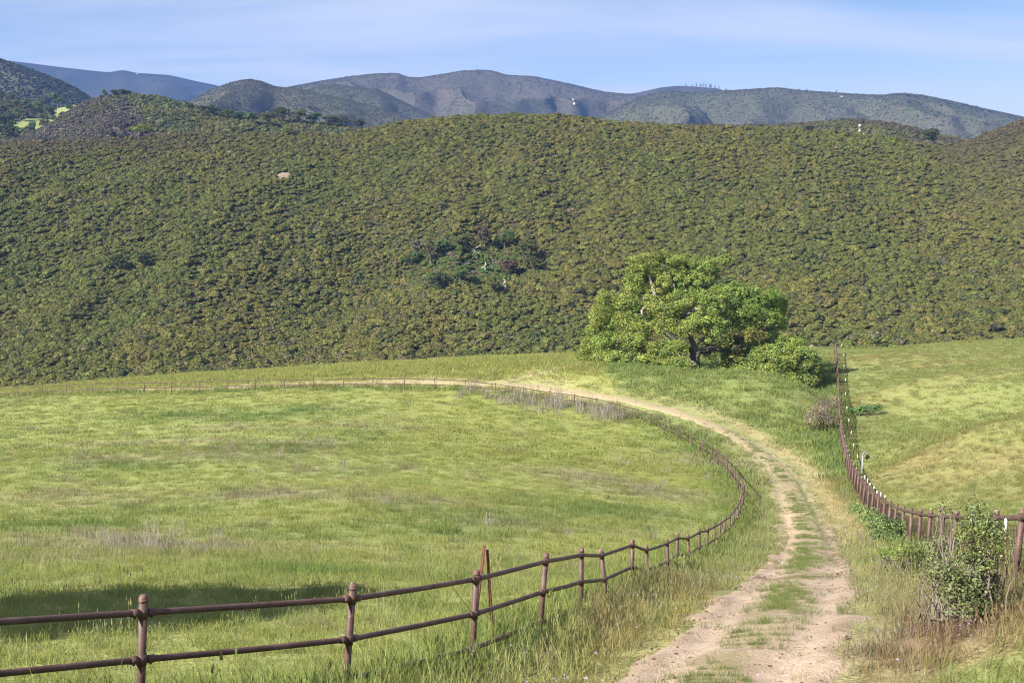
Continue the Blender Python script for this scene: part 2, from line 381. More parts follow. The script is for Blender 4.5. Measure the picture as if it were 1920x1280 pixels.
def classify(x, y):
    """colour, height factor and density factor of the grass at ground points"""
    n1 = fbm(x / 9, y / 9, 21, 4); n2 = fbm(x / 2.3, y / 2.3, 33, 3); n3 = fbm(x / 26, y / 26, 41, 3)
    pin = inside(x, y, FPOLY)
    rx = np.interp(y, RY, RX, left=4.5, right=38)
    right = (x > rx) & (y > 5)
    dF, _, _ = dist_line(x, y, fpl); dT, sT, _ = dist_line(x, y, TRK, 3); dB, _, _ = dist_line(x, y, BRL)
    dR = np.abs(x - rx)
    c = np.tile(G_mid, (len(x), 1)); h = np.full(len(x), 0.9); den = np.ones(len(x))
    c = mixc(c, G_field, np.where(pin, 1.0, 0.35))
    h = np.where(pin, 0.44, h)
    c = mixc(c, G_lush, np.where(pin, sstep(.52, .75, n1) * 0.24, sstep(.45, .7, n1) * 0.3))
    c = mixc(c, G_dry, np.where(pin, sstep(.56, .74, n2 * .6 + n3 * .4) * 0.25, 0.0))
    n4 = fbm(x / 1.5, y / 1.2, 47, 2); n5 = fbm(x / 1.7, y / 1.3, 49, 2)
    w = sstep(.66, .80, n4) * np.where(pin, .5, .45) * sstep(.35, .6, n1 + .1); c = mixc(c, G_lush * .9, w); h = h + .30 * w
    w = sstep(.70, .82, n5) * np.where(pin, .5, .2); c = mixc(c, G_dry * .95, w); h = h + .2 * w
    c = mixc(c, np.array([.27, .29, .07]), np.where(pin, sstep(.5, .7, n3) * .5, 0))
    # right meadow
    c = np.where(right[:, None], mixc(np.tile(G_right, (len(x), 1)), G_red, sstep(.47, .66, n1 * .4 + n2 * .6) * 0.13), c)
    c = np.where(right[:, None], mixc(c, G_mid * 1.15, sstep(.55, .75, n3) * .5), c)
    h = np.where(right, 0.55, h)
    # greener meadow round the oak
    dO = np.hypot((x - TREE0[0]) / 1.25, (y - TREE0[1]) / 1.0)
    ok = (~pin) & (~right)
    w = sstep(26, 7, dO + (n1 - .5) * 14) * ok; c = mixc(c, G_lush * np.array([.95, 1.0, 1.0]), w * .75); h = h + 0.25 * w
    # strip beyond the far rails: pale
    far = ok & (y > 100) & (x < TREE0[0] - 10)
    c = mixc(c, np.array([.29, .30, .085]), far * .85)
    # verge along the rails
    w = sstep(2.3, .3, dF + (n2 - .5) * 1.6) * (~right)
    vg = mixc(np.tile(G_lush, (len(x), 1)), G_field, np.clip(n2 * 1.6 - .5, 0, 1))
    c = mixc(c, vg, w * .75); h = h + w * .45
    w = sstep(2.4, .3, dR + (n2 - .5)) * (y > 26) * (y < 120) * (x < rx + .5); c = mixc(c, G_lush, w * .7); h = h + .5 * w
    # dry shoulders of the track
    sh = sstep(3.6, 1.2, dT + (n2 - .5) * 2.6) * ok
    shf = np.where(sT < 0, .6, .45) * np.where(y > 88, .35, .7)
    c = mixc(c, G_straw * .95, np.clip(sh * shf, 0, .9)); h = h - .35 * sh
    w = np.exp(-((dT - 1.8 + (n2 - .5) * 1.2) / .65) ** 2) * ok * sstep(40, 48, y) * sstep(104, 92, y) * (sT < 0)
    c = mixc(c, G_straw * np.array([1.05, 1.0, .95]), w * .72); h = h * (1 - .45 * w)
    w = sstep(1.3, .3, dB + (n2 - .5)) * ok; c = mixc(c, G_straw * np.array([.92, .95, .85]), w * .7); h = h - .3 * w
    w = ok & (y > 98) & (x < 5); w = sstep(2.5, 1.0, dT + (n2 - .5)) * w; c = mixc(c, np.array([.37, .345, .16]), w * .8)
    # dry brown foreground on the right of the track
    w = ok * (x > 1.0) * sstep(34, 20, y) * sstep(.9, 2.2, dT)
    w2 = np.clip(.45 + 1.6 * (n2 - .35), 0, 1)
    c = mixc(c, mixc(np.tile(np.array([.29, .225, .115]), (len(x), 1)), np.array([.215, .135, .10]), sstep(.45, .62, n1)), w * w2 * .85); h = h - .1 * w
    w = ok * (x < 3.5) * sstep(30, 18, y) * sstep(3.4, 1.3, dT); c = mixc(c, np.array([.31, .28, .10]), w * .6)
    for (qx, qy, rx_, ry_, cc, ww, hh) in PATCH:
        g = np.exp(-(((x - qx) / rx_) ** 2 + ((y - qy) / ry_) ** 2)); g = g * np.clip(.35 + 1.3 * n2, 0, 1.2)
        c = mixc(c, cc, np.clip(g * ww * 1.25, 0, 1)); h = h * (1 + (hh - 1) * g)
    return c, np.clip(h, .2, 2.2), den, dT, sT, pin, right, dF

# ------------------------------------------------------------------ the field sheet
rows = np.concatenate([np.linspace(-14, 8, 40), np.linspace(8.3, 40, 100), np.linspace(40.5, 120, 140), np.linspace(120.8, 262, 130)])
cols = np.linspace(-1, 1, 250)
hw = 0.62 * np.maximum(rows, 0) + 18
GX = cols[None, :] * hw[:, None] + 0.0 * rows[:, None]; GY = np.repeat(rows[:, None], len(cols), 1)
GZ = terrain(GX, GY)
def grid_faces(nr, nc):
    i = np.arange((nr - 1))[:, None] * nc + np.arange(nc - 1)[None]
    i = i.ravel(); return np.stack([i, i + 1, i + nc + 1, i + nc], 1)
gc, gh, _, _, _, _, _, _ = classify(GX.ravel(), GY.ravel())
soil = np.array([.20, .155, .10])
gcol = mixc(gc * 1.0, np.tile(soil, (len(gc), 1)), np.where(GY.ravel() < 60, .16, .05))
me = mesh_np('field', np.stack([GX.ravel(), GY.ravel(), GZ.ravel()], 1), grid_faces(len(rows), len(cols)), M_field, {'col': gcol})
tag(obj('field', me), 'grassy valley floor sloping down from the viewer to the oak', 'field', kind='structure')

# ------------------------------------------------------------------ dirt track sheet draped on the field
nv = 25
VV = np.linspace(-1, 1, nv)
tang = np.gradient(TRK, axis=0); tang /= np.linalg.norm(tang, axis=1)[:, None]
nrm = np.stack([-tang[:, 1], tang[:, 0]], 1)
run = np.concatenate([[0], np.cumsum(np.linalg.norm(np.diff(TRK, axis=0), axis=1))])
half = np.interp(TRK[:, 1], [0, 14, 26, 40, 60, 80, 110], [1.5, 1.46, 1.32, 1.18, 1.12, 1.0, .6])
edgeL = 1 + (fbm(run / 1.1, run * 0 + 3, 51, 4) - .5) * .75; edgeR = 1 + (fbm(run / 1.1, run * 0 + 9, 57, 4) - .5) * .75
off = VV[None, :] * half[:, None] * np.where(VV[None, :] > 0, edgeL[:, None], edgeR[:, None])
TX = TRK[:, None, 0] + nrm[:, None, 0] * off; TY = TRK[:, None, 1] + nrm[:, None, 1] * off
rut = -0.05 * np.exp(-((np.abs(off) - .72) / .22) ** 2) + 0.02 * np.exp(-(off / .3) ** 2)
TZ = terrain(TX, TY) + 0.06 + rut * 1.1 - .10 * sstep(.80, 1.0, np.abs(VV))[None, :] + (fbm(TX / .5, TY / .5, 61, 3) - .5) * .035
nD = fbm(TX.ravel() / .9, TY.ravel() / .9, 71, 4); nB = fbm(TX.ravel() / .28, TY.ravel() / .5, 77, 3)
tcol = mixc(np.tile(np.array([.43, .325, .24]), (TX.size, 1)), np.array([.32, .235, .165]), sstep(.42, .72, nD))
tcol = mixc(tcol, np.array([.24, .165, .12]), sstep(.62, .78, nB) * .6)
cen = np.exp(-((off.ravel() - .05) / .34) ** 2); tcol = mixc(tcol, np.array([.24, .235, .10]), cen * .5 * np.clip(nD * 2.6 - .6, 0, 1))
rt_ = np.exp(-((np.abs(off.ravel()) - .68) / .2) ** 2); tcol = mixc(tcol, np.array([.50, .40, .30]), rt_ * .5 * np.clip(nB * 2 - .3, 0, 1))
tcol = mixc(tcol, np.array([.35, .295, .165]), sstep(40, 58, TY.ravel()) * .7)
lr = np.exp(-((off.ravel() - .55) / .3) ** 2) * sstep(.36, .5, nD) * sstep(36, 42, TY.ravel()) * sstep(66, 58, TY.ravel()); tcol = mixc(tcol, np.array([.50, .365, .25]), lr)
lr = np.exp(-((off.ravel() + .6) / .16) ** 2) * sstep(38, 46, TY.ravel()) * sstep(82, 70, TY.ravel()); tcol = mixc(tcol, np.array([.16, .18, .06]), lr * .8)
edg = sstep(.75, 1.0, np.abs(np.repeat(VV[None, :], len(TRK), 0)).ravel()); tcol = mixc(tcol, np.array([.33, .27, .16]), edg * .7)
# dark litter band lying across the track where it bends out of the dip
LY = pix2ground(1490, 1086)[1]; FY0, FY1 = pix2ground(1590, 1062)[1], pix2ground(1535, 992)[1]
lit = np.exp(-((TY.ravel() - LY + .5 * np.sin(TX.ravel() * 2)) / .5) ** 2) * sstep(.38, .6, nB); tcol = mixc(tcol, np.array([.17, .105, .075]), lit * .85)
lit2 = np.exp(-((off.ravel() + .85) / .28) ** 2) * sstep(FY0 - 1, FY0 + 1, TY.ravel()) * sstep(FY1 + 4, FY1, TY.ravel()) * sstep(.35, .55, nB)
tcol = mixc(tcol, np.array([.16, .105, .075]), lit2 * .8)
me = mesh_np('dirt_track', np.stack([TX.ravel(), TY.ravel(), TZ.ravel()], 1), grid_faces(len(TRK), nv)[:, ::-1], M_track, {'col': tcol})
tag(obj('dirt_track', me), 'sandy dirt track with two ruts curving along the pipe fence', 'track', kind='structure')

# ------------------------------------------------------------------ hills and mountains
def land(name, table, D_front, y_front, mat, seed, amp, wl, label, cols_n=260, rows_n=90, back=0.35, colfn=None, power=1.0, dsh=0.0, rough=0.0):
    """height field between a front foot and a crest line given along the view; real ground with spurs and gullies"""
    t = np.array(table, float); px = np.linspace(t[0, 0], t[-1, 0], cols_n)
    cy = np.interp(px, t[:, 0], t[:, 1]);
    k = np.ones(5) / 5; cyp = np.pad(cy, 2, mode='edge'); cy = np.convolve(cyp, k, 'valid')
    cD = np.interp(px, t[:, 0], t[:, 2])
    s = np.concatenate([np.linspace(0, 1, rows_n), 1 + np.linspace(0.03, back, 10)])
    crest = np.array([P(a, b, d) for a, b, d in zip(px, cy, cD)])
    foot = np.array([P(a, y_front, D_front * (1 + dsh * (a - 960) / 960)) for a in px])
    A = foot[None] + (crest - foot)[None] * s[:, None, None]
    sc = np.minimum(s, 1)
    prof = np.sin(sc * math.pi / 2) ** power * .35 + sc * .65
    z = foot[None, :, 2] + (crest - foot)[None, :, 2] * prof[:, None]
    over = np.maximum(s - 1, 0); z = z - (over[:, None] ** 1.3) * (crest - foot)[None, :, 2].mean() * 1.6
    X, Y = A[..., 0], A[..., 1]
    # spurs: ridged noise, strongest halfway up, nil on the crest so that the skyline stays
    r1 = 1 - 2 * np.abs(fbm(X / wl, Y / wl * .55, seed, 4) - .5) * 1.8
    r2 = fbm(X / wl * 2.7, Y / wl * 2.7, seed + 5, 4) - .5
    env = (np.clip(4 * sc * (1 - sc), 0, 1) ** .8 * sstep(1.0, .70, sc))[:, None]
    z = z + (r1 - .93) * amp * 1.8 * env + r2 * amp * (.22 * env + .4 * rough)
    V = np.stack([X.ravel(), Y.ravel(), z.ravel()], 1)
    cc = colfn(X.ravel(), Y.ravel(), z.ravel(), np.repeat(sc[:, None], cols_n, 1).ravel(), np.repeat(px[None], len(s), 0).ravel())
    me = mesh_np(name, V, grid_faces(len(s), cols_n), mat, {'col': cc})
    o = tag(obj(name, me), label, 'hill' if 'hill' in name else 'mountain', kind='structure')
    # a lookup for planting: bilinear on the (row, column) grid
    return dict(o=o, X=X, Y=Y, Z=z, px=px, s=s)

def sample_land(L, u, v):
    """u: column position 0..1, v: row fraction 0..1 of the front slope -> point"""
    nr = int(np.sum(L['s'] <= 1.0001)); nc = L['X'].shape[1]
    fc = np.clip(u, 0, .99999) * (nc - 1); fr = np.clip(v, 0, .99999) * (nr - 1)
    c0, r0 = fc.astype(int), fr.astype(int); a, b = fc - c0, fr - r0
    o = []
    for K in ('X', 'Y', 'Z'):
        G = L[K]; o.append(G[r0, c0] * (1 - a) * (1 - b) + G[r0, c0 + 1] * a * (1 - b) + G[r0 + 1, c0] * (1 - a) * b + G[r0 + 1, c0 + 1] * a * b)
    return np.stack(o, 1)

def scrub_col(a, b, c, sc=60.):
    a, b, c = map(np.array, (a, b, c))
    def f(x, y, z, s, px):
        n = fbm(x / sc, y / sc, 3, 4); n2 = fbm(x / sc * 4, y / sc * 4, 13, 3)
        cc = mixc(np.tile(a, (len(x), 1)), b, sstep(.38, .66, n)); return mixc(cc, c, sstep(.52, .72, n2) * .7)
    return f

def to_pix(x, y, z):
    fw = y * CP - z * SP; return 960 + F * x / fw, 640 - F * (z * CP + y * SP) / fw
def meadow_mask(x, y, z):
    a, b = to_pix(x, y, z); n = (fbm(x / 9, y / 9, 5, 3) - .5) * 8
    m = np.zeros(len(x))
    for cx, cy, rx, ry in ((152, 196, 42, 10), (116, 209, 22, 8), (66, 233, 42, 11), (36, 240, 22, 8), (108, 224, 14, 10)):
        m = np.maximum(m, sstep(1.15, .85, np.hypot((a - cx + n) / rx, (b - cy + n * .4) / ry)))
    return m
HILL = land('chaparral_hill', [(-420,268,390),(-100,268,392),(0,268,395),(120,266,396),(250,258,398),(330,254,400),(420,250,402),(520,250,404),(620,254,406),(680,246,408),(740,231,410),(820,221,412),(900,216,412),(980,215,410),(1060,218,408),(1150,228,405),(1250,237,402),(1350,239,400),(1480,242,398),(1560,248,396),(1640,254,394),(1700,263,392),(1760,275,390),(1800,270,388),(1850,251,386),(1920,225,384),(2100,165,380),(2340,120,380)],
            238, 840, M_hill, 31, 3.6, 42., 'steep hillside wholly covered with chaparral scrub', 300, 110, .3,
            scrub_col((.050, .050, .026), (.058, .052, .030), (.045, .045, .025), 25.), rough=.05)
KNOLL = land('right_hill', [(1000,226,560),(1100,228,560),(1250,234,560),(1400,235,560),(1480,233,560),(1540,229,560),(1600,224,560),(1650,228,562),(1690,235,564),(1760,253,566),(1830,264,568),(1900,270,570),(1980,280,570)],
             440, 330, M_hill, 77, 3.0, 40., 'low rounded scrub hill with bare rock behind the crest', 150, 50, .4,
             scrub_col((.085, .09, .04), (.11, .095, .06), (.09, .10, .035), 30.))
ROUND = land('left_hill', [(-120,280,600),(0,268,600),(60,255,600),(110,222,602),(150,198,606),(180,186,610),(230,175,612),(300,182,612),(360,199,610),(450,218,606),(560,226,600),(680,243,596),(760,262,590)],
             440, 330, M_hill, 55, 4.0, 45., 'rounded scrub hill behind the left part of the crest', 170, 60, .4,
             scrub_col((.10, .085, .06), (.08, .08, .035), (.10, .09, .06), 30.))
GROVE = land('grove_slope', [(-300,200,730),(-60,185,735),(0,190,740),(60,200,742),(100,205,745),(150,194,750),(190,187,752),(240,200,752),(300,240,752)],
             560, 300, M_hill, 65, 3.0, 60., 'grassy slope with scattered oaks at the left edge', 120, 50, .4,
             lambda x, y, z, s, px: mixc(np.tile(np.array([.055, .062, .03]), (len(x), 1)), np.array([.235, .275, .10]), meadow_mask(x, y, z)))
RID1 = land('near_ridge_mountain', [(-400,40,1100),(-150,80,1100),(0,110,1105),(60,130,1110),(100,146,1115),(140,164,1120),(180,190,1120),(240,230,1120)],
            830, 300, M_far, 85, 30., 120., 'grey green ridge sloping down from the left edge', 180, 80, .3,
            scrub_col((.085, .09, .07), (.07, .08, .05), (.095, .09, .072), 60.), rough=.12)
DOME = land('domed_mountain', [(300,225,1400),(350,192,1400),(400,166,1402),(440,153,1405),(465,148,1406),(490,152,1408),(515,162,1408),(560,166,1410),(600,176,1410),(640,183,1410),(700,200,1410),(760,218,1410),(840,250,1410)],
            1020, 300, M_far, 95, 34., 150., 'round topped scrub mountain left of the middle', 200, 90, .3,
            scrub_col((.09, .09, .05), (.078, .085, .045), (.10, .092, .062), 90.))
DOME2 = land('spur_mountain', [(520,190,1650),(560,172,1650),(600,160,1652),(625,157,1655),(650,162,1656),(690,166,1658),(710,168,1660),(760,192,1660),(800,212,1660),(880,240,1660)],
            1300, 290, M_far, 97, 30., 140., 'lower spur in front of the middle range', 170, 80, .3,
            scrub_col((.085, .085, .054), (.076, .08, .05), (.10, .092, .065), 90.))
RANGE = land('middle_mountain', [(480,185,2200),(540,163,2200),(600,152,2200),(660,143,2200),(705,138,2200),(745,137,2205),(765,145,2208),(790,145,2210),(830,139,2210),(865,133,2212),(900,131,2215),(925,133,2215),(950,141,2215),(1000,143,2215),(1030,149,2215),(1070,157,2212),(1110,167,2210),(1140,173,2210),(1200,178,2205),(1260,190,2200),(1330,215,2200)],
            1560, 280, M_far, 105, 70., 230., 'main mountain range in the middle of the skyline', 300, 110, .3,
            scrub_col((.085, .08, .06), (.075, .078, .05), (.105, .092, .07), 130.), rough=.03)
RGT = land('right_mountain', [(1100,232,1750),(1150,206,1750),(1200,182,1750),(1230,173,1752),(1262,170,1754),(1300,174,1756),(1350,170,1758),(1400,168,1760),(1440,165,1762),(1460,164,1762),(1500,169,1764),(1560,173,1764),(1600,176,1764),(1650,178,1764),(1690,174,1764),(1730,178,1762),(1780,188,1760),(1830,200,1758),(1890,213,1755),(1960,228,1750),(2060,250,1750)],
           1240, 300, M_far, 115, 55., 170., 'long scrub covered mountain on the right skyline', 280, 100, .3,
           scrub_col((.088, .092, .055), (.075, .085, .045), (.10, .092, .066), 110.), rough=.03)
FARL = land('far_left_mountain', [(-350,70,3200),(-60,100,3200),(0,112,3200),(50,118,3200),(120,127,3200),(185,134,3200),(205,136,3200),(230,131,3200),(255,137,3200),(290,139,3200),(318,141,3200),(340,146,3200),(370,153,3200),(405,160,3200),(450,176,3200),(520,200,3200)],
            2500, 260, M_far, 125, 70., 330., 'blue hazy mountain ridge far away on the left', 220, 70, .25,
            scrub_col((.038, .040, .030), (.03, .034, .026), (.055, .05, .042), 160.), rough=.03)
FARR = land('far_right_mountain', [(1080,190,2700),(1150,180,2700),(1195,174,2700),(1240,164,2700),(1270,161,2700),(1310,163,2700),(1345,166,2700),(1380,176,2700),(1450,200,2700)],
            2300, 250, M_far, 135, 20., 250., 'hazy far ridge carrying a row of pines', 150, 60, .25,
            scrub_col((.045, .047, .034), (.038, .042, .03), (.075, .058, .05), 160.))

# ------------------------------------------------------------------ scattered plants (stuff): points carry scale, turn, kind and colour
def proto_collection(name, meshes):
    c = bpy.data.collections.new(name)
    for i, m in enumerate(meshes):
        o = bpy.data.objects.new('%s_%02d' % (name, i), m); c.objects.link(o)
    return c

def gn_scatter(coll):
    ng = bpy.data.node_groups.new('plants_on_points', 'GeometryNodeTree')
    ng.interface.new_socket('Geometry', in_out='INPUT', socket_type='NodeSocketGeometry')
    ng.interface.new_socket('Geometry', in_out='OUTPUT', socket_type='NodeSocketGeometry')
    N, L = ng.nodes, ng.links
    gi = N.new('NodeGroupInput'); go = N.new('NodeGroupOutput')
    ci = N.new('GeometryNodeCollectionInfo'); ci.inputs['Collection'].default_value = coll
    ci.inputs['Separate Children'].default_value = True; ci.inputs['Reset Children'].default_value = True
    ip = N.new('GeometryNodeInstanceOnPoints'); ip.inputs['Pick Instance'].default_value = True
    def na(nm, ty):
        n = N.new('GeometryNodeInputNamedAttribute'); n.data_type = ty; n.inputs['Name'].default_value = nm; return n
    a_i, a_r, a_s = na('idx', 'INT'), na('rot', 'FLOAT_VECTOR'), na('scl', 'FLOAT_VECTOR')
    er = N.new('FunctionNodeEulerToRotation')
    L.new(gi.outputs[0], ip.inputs['Points']); L.new(ci.outputs[0], ip.inputs['Instance'])
    L.new(a_i.outputs['Attribute'], ip.inputs['Instance Index'])
    L.new(a_r.outputs['Attribute'], er.inputs[0]); L.new(er.outputs[0], ip.inputs['Rotation'])
    L.new(a_s.outputs['Attribute'], ip.inputs['Scale']); L.new(ip.outputs[0], go.inputs[0])
    return ng

def scatter(name, pts, coll, nvar, scl, col, label, cat, tilt=0.12, idx=None):
    n = len(pts); me = bpy.data.meshes.new(name)
    me.vertices.add(n); me.vertices.foreach_set('co', np.asarray(pts, np.float32).ravel())
    a = me.attributes.new('idx', 'INT', 'POINT'); a.data.foreach_set('value', (RNG.integers(0, nvar, n) if idx is None else idx).astype(np.int32))
    r = np.stack([RNG.normal(0, tilt, n), RNG.normal(0, tilt, n), RNG.uniform(0, 6.283, n)], 1).astype(np.float32)
    a = me.attributes.new('rot', 'FLOAT_VECTOR', 'POINT'); a.data.foreach_set('vector', r.ravel())
    scl = np.asarray(scl, np.float32)
    if scl.ndim == 1: scl = np.repeat(scl[:, None], 3, 1)
    a = me.attributes.new('scl', 'FLOAT_VECTOR', 'POINT'); a.data.foreach_set('vector', scl.ravel())
    c4 = np.concatenate([np.asarray(col, np.float32), np.ones((n, 1), np.float32)], 1)
    a = me.attributes.new('col', 'FLOAT_COLOR', 'POINT'); a.data.foreach_set('color', c4.ravel())
    o = obj(name, me); md = o.modifiers.new('plants', 'NODES'); md.node_group = gn_scatter(coll)
    return tag(o, label, cat, kind='stuff')

def blade_clump(nb, rad, h, w, seed, lean=.5, segs=2, seedhead=0.0):
    r = np.random.default_rng(seed); V = []; Fc = []; var = []
    for b in range(nb):
        a = r.uniform(0, 6.283); d = rad * math.sqrt(r.uniform()); bx, by = d * math.cos(a), d * math.sin(a)
        dirn = r.uniform(0, 6.283); ln = abs(r.normal(.1, lean * .5)) + .05; hh = h * r.uniform(.5, 1.15); ww = w * r.uniform(.7, 1.3)
        fa = r.uniform(0, 6.283); sx, sy = math.cos(fa) * ww / 2, math.sin(fa) * ww / 2; vv = r.uniform()
        i0 = len(V)
        for k in range(segs):
            t = k / segs; ox, oy = math.cos(dirn) * ln * hh * t * t, math.sin(dirn) * ln * hh * t * t; tw = 1 - .35 * t
            V += [(bx + ox - sx * tw, by + oy - sy * tw, hh * t - .03), (bx + ox + sx * tw, by + oy + sy * tw, hh * t - .03)]; var += [vv * .85 + .15 * t] * 2
        ox, oy = math.cos(dirn) * ln * hh, math.sin(dirn) * ln * hh
        V.append((bx + ox, by + oy, hh)); var.append(min(1, vv + .1))
        for k in range(segs - 1): Fc.append((i0 + 2 * k, i0 + 2 * k + 1, i0 + 2 * k + 3, i0 + 2 * k + 2))
        Fc.append((i0 + 2 * segs - 2, i0 + 2 * segs - 1, i0 + 2 * segs))
        if r.uniform() < seedhead:
            i1 = len(V); tx, ty = bx + ox, by + oy; q = w * 1.1
            V += [(tx - q, ty, hh - .03), (tx + q, ty, hh - .03), (tx, ty + q, hh + .05), (tx, ty - q, hh + .05)]; var += [1, 1, 1, 1]
            Fc += [(i1, i1 + 1, i1 + 2), (i1, i1 + 1, i1 + 3)]
    return mesh_np('grass_clump', V, Fc, M_blade, {'var': var}, smooth=False)

NEARG = proto_collection('near_grass_clump', [blade_clump(34, .26, .36, .011, 100 + i, .8, 3, .12) for i in range(6)])
MIDG = proto_collection('mid_grass_clump', [blade_clump(34, .42, .36, .020, 200 + i, .8, 2, .05) for i in range(5)])
FARG = proto_collection('far_grass_clump', [blade_clump(40, .8, .34, .045, 300 + i, .9, 2) for i in range(5)])

def field_points(d0, d1, per_m2, margin=.47):
    n = int(per_m2 * margin * (d1 ** 2 - d0 ** 2))
    y = np.sqrt(RNG.uniform(d0 ** 2, d1 ** 2, n)); x = RNG.uniform(-1, 1, n) * (margin * y + 1.0)
    return x, y

def grass(name, coll, nvar, d0, d1, per_m2, hs, label):
    x, y = field_points(d0, d1, per_m2)
    c, h, den, dT, sT, pin, right, dF = classify(x, y)
    nz_ = fbm(x / .9, y / .9, 91, 3)
    hwid = np.interp(y, [0, 14, 26, 40, 60, 110], [1.38, 1.34, 1.2, 1.02, .98, .75])
    on = dT < hwid
    cenr = np.exp(-((dT) / .36) ** 2)
    keep_on = RNG.uniform(0, 1, len(x)) < np.where(nz_ > .50, cenr * .35 + .02, cenr * .08 + .008) + np.where(y > 46, .10, 0.0)
    edge = RNG.uniform(0, 1, len(x)) < np.clip((dT - hwid) / .7 + .45 * nz_, .2, 1)
    k = np.where(on, keep_on, edge)
    if name.startswith('far'): k &= ~(on & (RNG.uniform(0, 1, len(x)) < .4))
    x, y, c, h, on, right = x[k], y[k], c[k], h[k], on[k], right[k]
    h = np.where(on, h * .46, h)
    c = np.where(on[:, None], mixc(c, np.tile(G_mid * 1.05, (len(c), 1)), .55 * np.ones(len(c))), c)
    c = c * (RNG.normal(1, .09, len(x)).clip(.6, 1.5))[:, None] * np.stack([RNG.normal(1, .06, len(x)), np.ones(len(x)), RNG.normal(1, .08, len(x))], 1)
    s = h * hs * RNG.uniform(.7, 1.25, len(x))
    scl = np.stack([np.sqrt(s / hs) * hs * np.ones(len(x)), np.sqrt(s / hs) * hs * np.ones(len(x)), s], 1)
    scatter(name, np.stack([x, y, terrain(x, y)], 1), coll, nvar, scl, c, label, 'grass')

grass('near_grass', NEARG, 6, 8, 36, 15, 1.0, 'knee high grass round the nearest rails and track')
grass('middle_grass', MIDG, 5, 34, 74, 5.5, 1.0, 'meadow grass across the middle of the paddock')
grass('far_grass', FARG, 5, 70, 172, 2.0, 1.0, 'distant meadow grass round the oak and far rails')

# tiny mauve flowers in the near verges
def flower_mesh(seed):
    r = np.random.default_rng(seed); V = []; Fc = []; var = []
    for k in range(5):
        x, y = r.normal(0, .16, 2); z = r.uniform(.10, .26); q = .014
        i0 = len(V); V += [(x - q, y, z), (x, y - q, z + .008), (x + q, y, z), (x, y + q, z + .008)]; Fc.append((i0, i0 + 1, i0 + 2, i0 + 3)); var += [r.uniform()] * 4
    return mesh_np('flower_clump', V, Fc, M_blade, {'var': var}, smooth=False)
FLW = proto_collection('flower_clump', [flower_mesh(i) for i in range(4)])
x, y = field_points(8, 30, 2.6); c_, h_, _, dT, sT, pin, right, dF = classify(x, y)
k = (~pin) & (~right) & (dT > 1.2) & (fbm(x / 1.3, y / 1.3, 99, 3) > .52)
x, y = x[k], y[k]
scatter('mauve_flowers', np.stack([x, y, terrain(x, y)], 1), FLW, 4, RNG.uniform(.8, 1.4, len(x)), np.tile(np.array([[.52, .36, .60]]), (len(x), 1)) * RNG.uniform(.7, 1.2, (len(x), 1)), 'tiny mauve wildflowers sprinkled through the verge grass', 'flowers')

# ------------------------------------------------------------------ chaparral
def shrub_mesh(seed, ncards, r_card, flat=.9, sub=2, nl=7):
    """a shrub as a heap of rounded leafy heads with small leaves standing off them"""
    r = np.random.default_rng(seed); V = []; Fc = []; var = []
    heads = [(Vector((0, 0, .42 * flat)), .62)]
    for k in range(nl):
        a = k / nl * 6.283 + r.uniform(-.4, .4); d = r.uniform(.35, .68); heads.append((Vector((d * math.cos(a), d * math.sin(a), r.uniform(.16, .62) * flat)), r.uniform(.28, .44)))
    for (c, rad) in heads:
        bm = bmesh.new(); bmesh.ops.create_icosphere(bm, subdivisions=sub, radius=rad * .9); i0 = len(V); tone = r.uniform(.25, .6)
        for v in bm.verts:
            k = r.uniform(.82, 1.14); V.append((c.x + v.co.x * k, c.y + v.co.y * k, max(-.15, c.z + v.co.z * k * .85))); var.append(min(1, max(0, tone + r.normal(0, .16))))
        Fc += [tuple(i0 + v.index for v in f.verts) for f in bm.faces]; bm.free()
        for k in range(int(ncards * rad * rad * 2.4)):
            n = Vector(r.normal(0, 1, 3)); n.z = abs(n.z) * 1.1 - .15; n.normalize(); p = c + n * rad * r.uniform(.86, 1.08)
            m = (n + Vector(r.normal(0, .33, 3))).normalized(); t = m.cross(Vector(r.normal(0, 1, 3))).normalized(); u = m.cross(t); q = r_card * r.uniform(.6, 1.3)
            i0 = len(V); V += [tuple(p - t * q), tuple(p - u * q * .7), tuple(p + t * q), tuple(p + u * q * .7)]; Fc.append((i0, i0 + 1, i0 + 2, i0 + 3)); var += [min(1, max(0, tone + .1 + r.normal(0, .18)))] * 4
    return mesh_np('shrub', V, Fc, M_shrub, {'var': var}, smooth=False)
SHRUB = proto_collection('scrub_shrub', [shrub_mesh(400 + i, 150, .13, .9, 1, 7) for i in range(9)])
SCRUB_LOW = proto_collection('low_scrub', [shrub_mesh(430 + i, 40, .18, .6, 1, 4) for i in range(5)])

def scrub_cols(x, y, z, kind='main'):
    n = len(x)
    n1 = fbm(x / 16, y / 16, 201, 4); n2 = fbm(x / 45, y / 45, 211, 3); u = RNG.uniform(0, 1, n)
    olive = np.array([.150, .146, .034]); green = np.array([.114, .136, .030]); brown = np.array([.170, .132, .042]); grey = np.array([.115, .10, .066]); dark = np.array([.055, .072, .028]); purple = np.array([.105, .080, .060])
    c = np.tile(olive, (n, 1))
    c = mixc(c, green, sstep(.25, .75, .5 + (n1 - .5) * 1.6 + (u - .5) * .9) * .75)
    c = mixc(c, brown, (RNG.uniform(0, 1, n) < .16) * .55)
    c = mixc(c, grey, (RNG.uniform(0, 1, n) < .10) * .65); c = mixc(c, dark, (RNG.uniform(0, 1, n) < .07) * .85)
    c = mixc(c, green * np.array([.95, 1.05, 1]), sstep(.54, .7, n2) * .3)
    return c * RNG.normal(1, .14, (n, 1)).clip(.6, 1.5), purple

